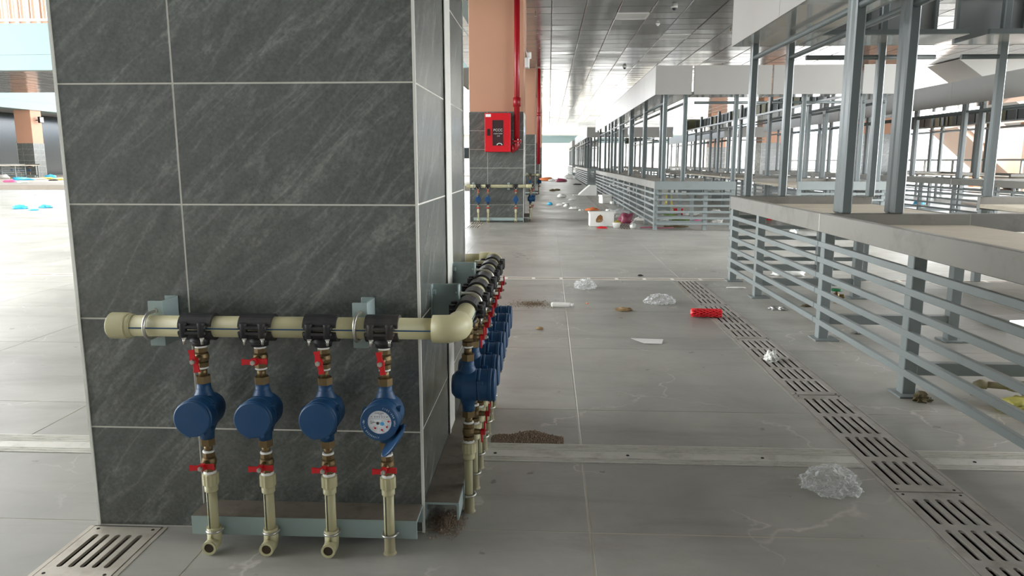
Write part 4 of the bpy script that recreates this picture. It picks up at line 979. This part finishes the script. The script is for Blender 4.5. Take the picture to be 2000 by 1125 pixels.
crumple('plastic_bag', at(1622, 953), (0.19, 0.17, 0.07), 3, 'film', 'large crumpled clear bag in the foreground left of the drain', 'plastic bag', rz=0.3, sub=4, bag=True, sharp=True)
g = at(1098, 601)
t = thing('plastic_bottle', 'thin white bottle lying on its side across the floor joint', 'bottle', (g[0], g[1], 0.02), -0.12)
part('body', MB().lathe([(0.012, -0.075), (0.0175, -0.066), (0.0175, -0.05), (0.0165, -0.045), (0.0175, -0.04), (0.0175, 0.05), (0.013, 0.062)], 'x', n=16), 'foam', t); part('cap', MB().lathe([(0.013, 0.062), (0.013, 0.078)], 'x', n=14), 'foam', t)
crumple('card_scrap', at(1218, 607), (0.125, 0.07, 0.022), 4, 'brown', 'flat torn brown scrap between the two clear bags', 'scrap', rz=-0.2, amp=0.5, freq=2.5, sharp=True)
def net():
    g = at(1379, 620); t = thing('foam_net', 'bright red foam fruit net lying across the drain edge', 'foam net', (g[0], g[1], 0.03), -0.08)
    m_ = MB(); rs = []
    for k in range(22):
        x = -0.095+0.19*k/21; rr = 0.030*(0.86+0.14*math.sin(k*1.3))*(0.8 if k in (0, 21) else 1)
        rs.append([(x+0.006*math.sin(j), rr*1.15*math.cos(2*PI*j/20), rr*0.82*math.sin(2*PI*j/20)) for j in range(20)])
    m_.rings(rs, True, True); part('sleeve', m_, 'red', t)
    r_ = MB()
    for s_ in (-1, 1):
        for k in range(10):
            pts = []
            for j in range(13):
                f = j/12; x = -0.093+0.186*f; a = 2*PI*k/10+s_*3.0*f; pts.append((x, 0.0345*1.02*math.cos(a), 0.0255*math.sin(a)))
            r_.tube(pts, 0.0026, 5, False)
    part('mesh_strands', r_, 'net', t)
net()
g = at(1265, 668); t = tag(part('paper_sheet', MB().prism([(-0.09, 0.022), (0.088, 0.02), (0.07, -0.05), (-0.025, -0.052)], 'z', 0, 0.0015), 'paper', None, (g[0], g[1], 0.004)), 'flat white folded paper sheet alone on the floor', 'paper')
t.rotation_euler = (0.12, 0.02, 0.0); t.location.z = 0.010
crumple('paper_scrap', at(1506, 704), (0.075, 0.10, 0.05), 6, 'film_w', 'small white crumpled paper lying on the drain slots', 'paper', rz=-0.5, sharp=True, amp=0.6)
crumple('foil_scrap', at(1520, 605), (0.14, 0.08, 0.025), 7, 'foil', 'crumpled grey foil beside the drain, near the second counter leg', 'foil', sharp=True, amp=0.7, freq=3.5)
crumple('plastic_scrap', at(1438, 563), (0.16, 0.05, 0.012), 8, 'film_w', 'flat white scrap by the far corner leg of the near counter', 'scrap', amp=0.5)
crumple('foil_scrap', at(1676, 651), (0.11, 0.07, 0.025), 9, 'foil', 'crumpled foil under the near counter between two legs', 'foil', sharp=True, amp=0.7, freq=3.5)
crumple('plastic_bag', (2.10, 6.55, 0.002), (0.30, 0.16, 0.06), 10, 'film_w', 'white bag on the floor behind the far end of the near counter', 'plastic bag')
crumple('dry_leaf', at(1801, 784), (0.085, 0.07, 0.04), 11, 'leaf', 'dark dry leaf curled against the foot of a counter leg', 'leaf', sharp=True, amp=0.9, freq=2)
crumple('brown_scrap', at(1580, 599), (0.12, 0.05, 0.015), 12, 'leaf', 'brown flat scrap just behind the third counter leg', 'scrap', amp=0.6)
crumple('orange_peel', at(1054, 644), (0.045, 0.03, 0.018), 13, 'brown', 'small brown crumb on bare floor right of the near meters', 'crumb', sub=2)
crumple('orange_peel', at(1147, 594), (0.02, 0.015, 0.01), 14, 'orange_bag', 'tiny orange crumb right of the white bottle', 'crumb', sub=2)
crumple('dark_scrap', at(1251, 539), (0.055, 0.03, 0.012), 15, 'black', 'small dark scrap on the bright floor beyond the clear bags', 'scrap', sub=2)
crumple('dark_scrap', at(1600, 660), (0.04, 0.03, 0.012), 16, 'leaf', 'small dark scrap at the base plate of the third counter leg', 'scrap', sub=2)
g = ground(1632, 592); t = thing('water_tap', 'brass tap with green handwheel standing under the near counter', 'tap', (g.x, g.y, 0))
part('riser', MB().lathe([(0.013, 0), (0.013, 0.03)], 'z', n=12), 'ppr_dirty', t); part('valve_body', MB().lathe([(0.014, 0.03), (0.022, 0.04), (0.024, 0.055), (0.016, 0.07), (0.010, 0.075), (0.010, 0.09)], 'z', n=14).lathe([(0.014, 0.0), (0.016, 0.05), (0.012, 0.055)], 'x', (0, 0, 0.048), 12), 'brass', t)
hw = MB(); hw.lathe([(0.012, 0.085), (0.038, 0.088), (0.041, 0.094), (0.036, 0.1), (0.012, 0.102)], 'z', n=20, rib=1, ribd=0.1); part('handwheel', hw, 'green', t)
# silver package on the right edge
g = ground(1985, 638); t = thing('foil_tray', 'silver foil food tray on the floor under the counter at right edge', 'tray', (g.x, g.y, 0), 0.2)
m_ = MB(); m_.rings([[(x*0.13, y*0.085, 0.0) for x, y in ((-1, -1), (1, -1), (1, 1), (-1, 1))], [(x*0.15, y*0.10, 0.02) for x, y in ((-1, -1), (1, -1), (1, 1), (-1, 1))], [(x*0.12, y*0.075, 0.06) for x, y in ((-1, -1), (1, -1), (1, 1), (-1, 1))]], smooth=False); part('body', m_, 'foil', t); part('lid_card', MB().bevbox(-0.15, 0.15, -0.1, 0.1, 0.018, 0.023, 0.001), 'paper', t)
# pipe offcut on a yellow bag
g = ground(1985, 800); crumple('yellow_bag', (g.x+0.02, g.y, 0.002), (0.22, 0.17, 0.05), 17, 'yellow', 'crumpled translucent yellow bag under the counter at right edge', 'plastic bag', sub=4)
g = ground(1962, 790); t = thing('pipe_offcut', 'grey brown plastic pipe offcut with two fittings on the yellow bag', 'pipe fitting', (g.x, g.y+0.02, 0.072), -0.32)
part('pipe', MB().lathe([(0.0135, -0.075), (0.0135, 0.04)], 'x', n=14), 'ppr_dirty', t)
part('elbow', MB().tube([(-0.06, 0, 0), (-0.083, 0, 0), (-0.093, 0, -0.006), (-0.097, 0, -0.016), (-0.097, 0, -0.05)], 0.0195, 14), 'ppr_dirty', t)
part('tee', MB().lathe([(0.016, 0.015), (0.020, 0.03), (0.021, 0.05), (0.021, 0.09)], 'x', n=16).lathe([(0.021, -0.045), (0.021, 0.0)], 'y', (0.065, 0, 0), 16), 'ppr_dirty', t)
part('tee_bore', MB().lathe([(0.014, -0.0455), (0.0138, -0.0457)], 'y', (0.065, 0, 0), 14), 'dark', t); part('clip', MB().box(0.045, 0.1, -0.005, 0.005, 0.018, 0.028), 'ppr_dirty', t)
# styrofoam box with a brown rotten patch
g = ground(1175, 443); t = thing('styrofoam_box', 'white styrofoam box with brown rotten hole in its front', 'box', (g.x, g.y+0.12, 0.002), 0.03)
part('shell', MB().bevbox(-0.185, 0.185, -0.12, 0.12, 0, 0.215, 0.008), 'foam', t)
part('rim', MB().bevbox(-0.195, 0.195, -0.1, 0.13, 0.195, 0.222, 0.004), 'foam', t)
part('brown_patch', MB().prism([(-0.09, 0.07), (-0.055, 0.062), (0.0, 0.075), (0.012, 0.10), (0.008, 0.16), (-0.025, 0.185), (-0.065, 0.16), (-0.092, 0.11)], 'y', -0.126, -0.119), 'rot', t)
for k, (x, z) in enumerate(((-0.06, 0.085), (-0.03, 0.08), (-0.045, 0.1), (-0.01, 0.095))): part('food_remains', MB().lathe([(0.016, -0.012), (0.011, 0.004), (0.002, 0.012)], 'y', (x, -0.126, z), 7), 'brown', t)
LIT = [
 # px, py, w, d, h (m), material, name, label, category
 (1176, 446, 0.17, 0.08, 0.03, 'red', 'red_bag', 'flat bright red bag in front of the styrofoam box', 'plastic bag'),
 (1222, 436, 0.26, 0.2, 0.17, 'purple_bag', 'maroon_bag', 'shiny maroon bag in the heap right of the styrofoam box', 'plastic bag'),
 (1206, 439, 0.12, 0.1, 0.07, 'yel_bag', 'mustard_bag', 'mustard scrap between styrofoam box and maroon bag', 'plastic bag'),
 (1206, 425, 0.10, 0.08, 0.05, 'foam', 'foam_piece', 'white foam piece lying on the maroon bag', 'foam'),
 (1236, 446, 0.10, 0.07, 0.08, 'film_w', 'white_scrap', 'white shreds at the right foot of the maroon bag', 'scrap'),
 (1211, 418, 0.36, 0.3, 0.11, 'film', 'plastic_bag', 'big clear bag against the second stall block railing', 'plastic bag'),
 (1252, 431, 0.28, 0.14, 0.05, 'foam', 'foam_tray', 'long white foam tray right of the maroon bag by the railing', 'foam'),
 (1190, 413, 0.16, 0.1, 0.06, 'film_w', 'white_scrap', 'white crumpled scrap behind the styrofoam box', 'scrap'),
 (1157, 411, 0.32, 0.16, 0.07, 'orange_bag', 'orange_bag', 'orange crumpled bag behind and left of the styrofoam box', 'plastic bag'),
 (1135, 412, 0.13, 0.1, 0.04, 'foam', 'white_scrap', 'white scrap at the left end of the orange bag', 'scrap'),
 (1122, 408, 0.26, 0.12, 0.05, 'film_w', 'white_scrap', 'long white scrap left of the orange bag', 'scrap'),
 (1106, 404, 0.14, 0.1, 0.07, 'film_w', 'white_scrap', 'round white scrap in mid aisle near the orange bag', 'scrap'),
 (1074, 400, 0.14, 0.1, 0.06, 'blue_bag', 'blue_scrap', 'small blue and white scrap in mid aisle left of all the litter', 'scrap'),
 (1093, 402, 0.20, 0.1, 0.05, 'foam', 'white_scrap', 'pale scrap just right of the small blue scrap', 'scrap'),
 (1105, 398, 0.18, 0.1, 0.03, 'paper', 'paper_scrap', 'flat white paper in mid aisle', 'paper'),
 (1097, 385, 0.26, 0.12, 0.09, 'film_w', 'white_bag', 'small white bag alone farther down the aisle', 'plastic bag'),
 (1117, 391, 0.2, 0.1, 0.04, 'film_w', 'white_scrap', 'tiny pale scraps halfway down the aisle', 'scrap'),
 (1068, 353, 0.9, 0.5, 0.18, 'orange_bag', 'orange_bag', 'faded orange heap far down the aisle at left', 'plastic bag'),
 (1080, 354, 0.5, 0.4, 0.13, 'film_w', 'white_bag', 'pale heap far down the aisle beside the faded orange one', 'plastic bag'),
 (1096, 355, 0.6, 0.5, 0.2, 'purple_bag', 'rubbish_bag', 'reddish heap far down the aisle by the third block', 'plastic bag'),
 (1112, 349, 0.6, 0.5, 0.26, 'film_w', 'rubbish_bag', 'pale heap far down the aisle, touching the third block', 'plastic bag'),
 (1128, 361, 0.4, 0.3, 0.06, 'black', 'black_scrap', 'flat black scrap before the third block corner', 'scrap'),
 (1079, 373, 0.22, 0.14, 0.07, 'leaf', 'dark_shoe', 'left of a pair of dark lumps on a pale patch far down the aisle', 'lump'),
 (1088, 372, 0.22, 0.14, 0.06, 'leaf', 'dark_shoe', 'right of a pair of dark lumps on a pale patch far down the aisle', 'lump'),
 (1329, 437, 0.36, 0.25, 0.13, 'greens', 'leaf_heap', 'heap of green leaves under the second stall block end', 'leaves'),
 (1308, 424, 0.26, 0.2, 0.08, 'greens', 'leaf_heap', 'smaller green leaf heap behind the larger one under the second block', 'leaves'),
 (1360, 436, 0.2, 0.14, 0.06, 'pink_bag', 'pink_bag', 'small pink bag right of the green leaf heap', 'plastic bag'),
 (1296, 437, 0.18, 0.14, 0.09, 'film_w', 'white_bag', 'white scrap left of the green leaf heap by the corner leg', 'scrap'),
 (1320, 444, 0.4, 0.12, 0.03, 'leaf', 'leaf_litter', 'brown trampled leaf litter before the green heap', 'leaves'),
 (1400, 436, 0.2, 0.1, 0.06, 'foam', 'foam_piece', 'white foam piece under the second block between its end legs', 'foam'),
 (1350, 420, 0.3, 0.2, 0.06, 'film_w', 'white_bag', 'pale bag deeper under the second block end', 'plastic bag'),
 (1398, 415, 0.2, 0.15, 0.08, 'film_w', 'white_bag', 'pale scrap behind the second end leg of the second block', 'scrap'),
 (1306, 402, 0.2, 0.2, 0.34, 'yel_bag', 'lime_bag', 'yellow green bag standing inside the second block', 'plastic bag'),
 (1548, 458, 0.12, 0.1, 0.08, 'film_w', 'white_scrap', 'small white scrap seen under the near counter far end', 'scrap'),
 (1496, 430, 0.2, 0.1, 0.08, 'red', 'red_bag', 'small red bag seen just under the near counter edge', 'plastic bag'),
 (1795, 402, 0.3, 0.2, 0.13, 'blue_bag', 'blue_bag', 'blue bag under the right hand block seen past the post', 'plastic bag'),
]
for i, (px, py, w_, d_, h_, m, nm, lb, ct) in enumerate(LIT): crumple(nm, at(px, py), (w_, d_, h_), 30+i, m, lb, ct, sub=3 if py > 400 else 2, amp=0.6, sharp=(m in ('greens', 'leaf', 'foam')))
def slab(name, px, py, w_, d_, h_, rz, m, label):
    g = ground(px, py); t = thing(name, label, 'box', (g.x, g.y, 0.001), rz); part('shell', MB().bevbox(-w_/2, w_/2, -d_/2, d_/2, 0, h_*0.8, 0.01), m, t); part('lid', MB().bevbox(-w_/2-0.01, w_/2+0.01, -d_/2-0.01, d_/2+0.01, h_*0.8, h_, 0.006), m, t); return t
slab('styrofoam_box', 1182, 397, 0.24, 0.25, 0.20, 0.3, 'foam', 'small white box beside the railing, behind the orange bag')
t = slab('styrofoam_tray', 1200, 398, 0.3, 0.2, 0.06, 0.2, 'foam', 'white tray lying right against the small white box'); t.location.x += 0.06
g = ground(1147, 382); t = thing('tilted_carton', 'white carton tipped open like a wedge by the second block far end', 'box', (g.x, g.y, 0.006), 0.1)
part('side_panels', MB().prism([(-0.28, 0), (0.25, 0), (0.25, 0.29), (0.06, 0.30), (-0.2, 0.08)], 'y', -0.15, 0.15), 'foam', t); part('flap', MB().box(-0.42, -0.26, -0.12, 0.1, 0.004, 0.02), 'foam', t); part('fold_line', MB().prism([(0.03, 0.01), (0.05, 0.01), (0.05, 0.29), (0.03, 0.28)], 'y', -0.155, -0.15), 'film_w', t)
g = ground(1324, 419); t = thing('red_crate', 'small red plastic box inside the end of the second block', 'box', (g.x+0.0, g.y, 0.09)); part('shell', MB().bevbox(-0.08, 0.08, -0.06, 0.06, 0.0, 0.10, 0.006), 'red', t); part('rim', MB().bevbox(-0.088, 0.088, -0.068, 0.068, 0.1, 0.115, 0.003), 'red', t); t.location.z = 0.001
g = ground(1204, 445); t = thing('paper_cup', 'round white lid facing up in front of the maroon bag', 'lid', (g.x, g.y, 0.001)); part('cup', MB().lathe([(0.045, 0), (0.06, 0.07), (0.056, 0.075)], 'z', n=18), 'foam', t)
g = ground(1238, 440); t = tag(part('white_stick', MB().tube([(0, 0, 0.01), (0.10, 0.05, 0.1), (0.13, 0.06, 0.12)], 0.011, 7), 'foam', None, (g.x-0.05, g.y, 0.006)), 'thin white stick leaning out of the maroon bag', 'stick')
tag(part('red_ribbon', MB().tube([(0, 0, 0.008), (0.15, 0.02, 0.012), (0.3, -0.01, 0.008), (0.5, 0.01, 0.010)], 0.008, 6), 'purple_bag', None, at(1250, 446)), 'thin dark red ribbon on the floor by the second block corner leg', 'ribbon')
# blue bags and litter on the left
crumple('blue_bag', at(40, 408), (0.36, 0.3, 0.085), 71, 'blue_bag', 'bright blue plastic bag on the atrium floor, left lump', 'plastic bag', amp=0.7)
crumple('blue_bag', at(90, 406), (0.30, 0.26, 0.075), 72, 'blue_bag', 'bright blue plastic bag on the atrium floor, right lump', 'plastic bag', amp=0.7)
crumple('blue_bag', at(64, 411), (0.24, 0.16, 0.03), 73, 'blue_bag', 'flat blue plastic film joining the two blue lumps', 'plastic bag', amp=0.6)
crumple('white_scrap', at(68, 381), (0.12, 0.1, 0.12), 74, 'film_w', 'small white scrap on the bright atrium floor before the kerb', 'scrap')
for i, (px, py, w_, h_, m, l) in enumerate(((5, 349, 0.9, 0.22, 'film_w', 'white bag heap at the left picture edge'), (18, 356, 0.5, 0.13, 'pink_bag', 'pink bag near the left picture edge'), (31, 350, 0.7, 0.08, 'yel_bag', 'yellow film left of the meter rack'), (46, 352, 1.1, 0.14, 'blue_bag', 'blue white bag below the meter rack'), (45, 357, 0.5, 0.08, 'film_w', 'white scrap below the blue white bag'), (75, 351, 0.9, 0.08, 'film_w', 'white film right of the far left pillar foot'), (90, 350, 0.8, 0.1, 'yel_bag', 'yellow film before the blue bag'), (98, 348, 0.6, 0.2, 'blue_bag', 'deep blue bag at right of the far left pillar'), (113, 352, 0.6, 0.1, 'yel_bag', 'mustard film at the edge of the near pillar'), (104, 353, 0.4, 0.08, 'black', 'black scrap between blue and mustard litter'))):
    g = ground(px, py, 0.15); crumple(['white_bag', 'pink_bag', 'yellow_film', 'blue_bag', 'white_scrap', 'white_film', 'yellow_film', 'blue_bag', 'yellow_film', 'black_scrap'][i], (g.x, g.y, 0.152), (w_, 0.4, h_), 80+i, m, l+' on the far raised floor', 'litter', sub=2, amp=0.6)
# grit piles
def grit(name, label, cx, cy, lx, ly, n, h, seed, m='dirt', mode=1):
    rd = random.Random(seed); m_ = MB()
    for k in range(n):
        a = rd.uniform(-1, 1); b = rd.uniform(-1, 1)
        if mode == 0 and b > (0.55+0.4*math.sin(a*5+seed))*(1-abs(a)**3): continue
        if mode == 1: a *= abs(b)**0.5; q_ = rd.uniform(0, 2*PI); f_ = abs(rd.gauss(0, 0.5)); a, b = f_*math.cos(q_), f_*math.sin(q_)
        if abs(a) > 1 or abs(b) > 1: continue
        x, y = cx+a*lx, cy+b*ly; r = rd.uniform(0.0012, 0.0034)*(1.0 if rd.random() > 0.05 else 1.8); z = max(0, h*(1-abs(a)**2)*(1-abs(b))*rd.random())
        p = [(x+r*math.cos(t_), y+r*math.sin(t_), z) for t_ in (0.3+k, 2.4+k, 4.5+k)]+[(x, y, z+r*1.3)]
        m_.add(p, [(0, 1, 3), (1, 2, 3), (2, 0, 3), (0, 2, 1)])
    o = part(name, m_, m); o['kind'] = 'stuff'; tag(o, label, 'dirt'); return o
grit('grit_pile', 'brown grit spread beside the joint strip, right of the near pillar', -0.068, 2.562, 0.128, 0.064, 9000, 0.010, 1, mode=0)
grit('grit_under_channel', 'dark grit under the steel channel at the near pillar corner', -0.275, 1.90, 0.06, 0.09, 1500, 0.005, 2)
grit('sand_patch', 'light brown sand patch on the floor right of the farthest near meters', -0.10, 5.1, 0.20, 0.16, 1500, 0.003, 3, 'dirt_soft')
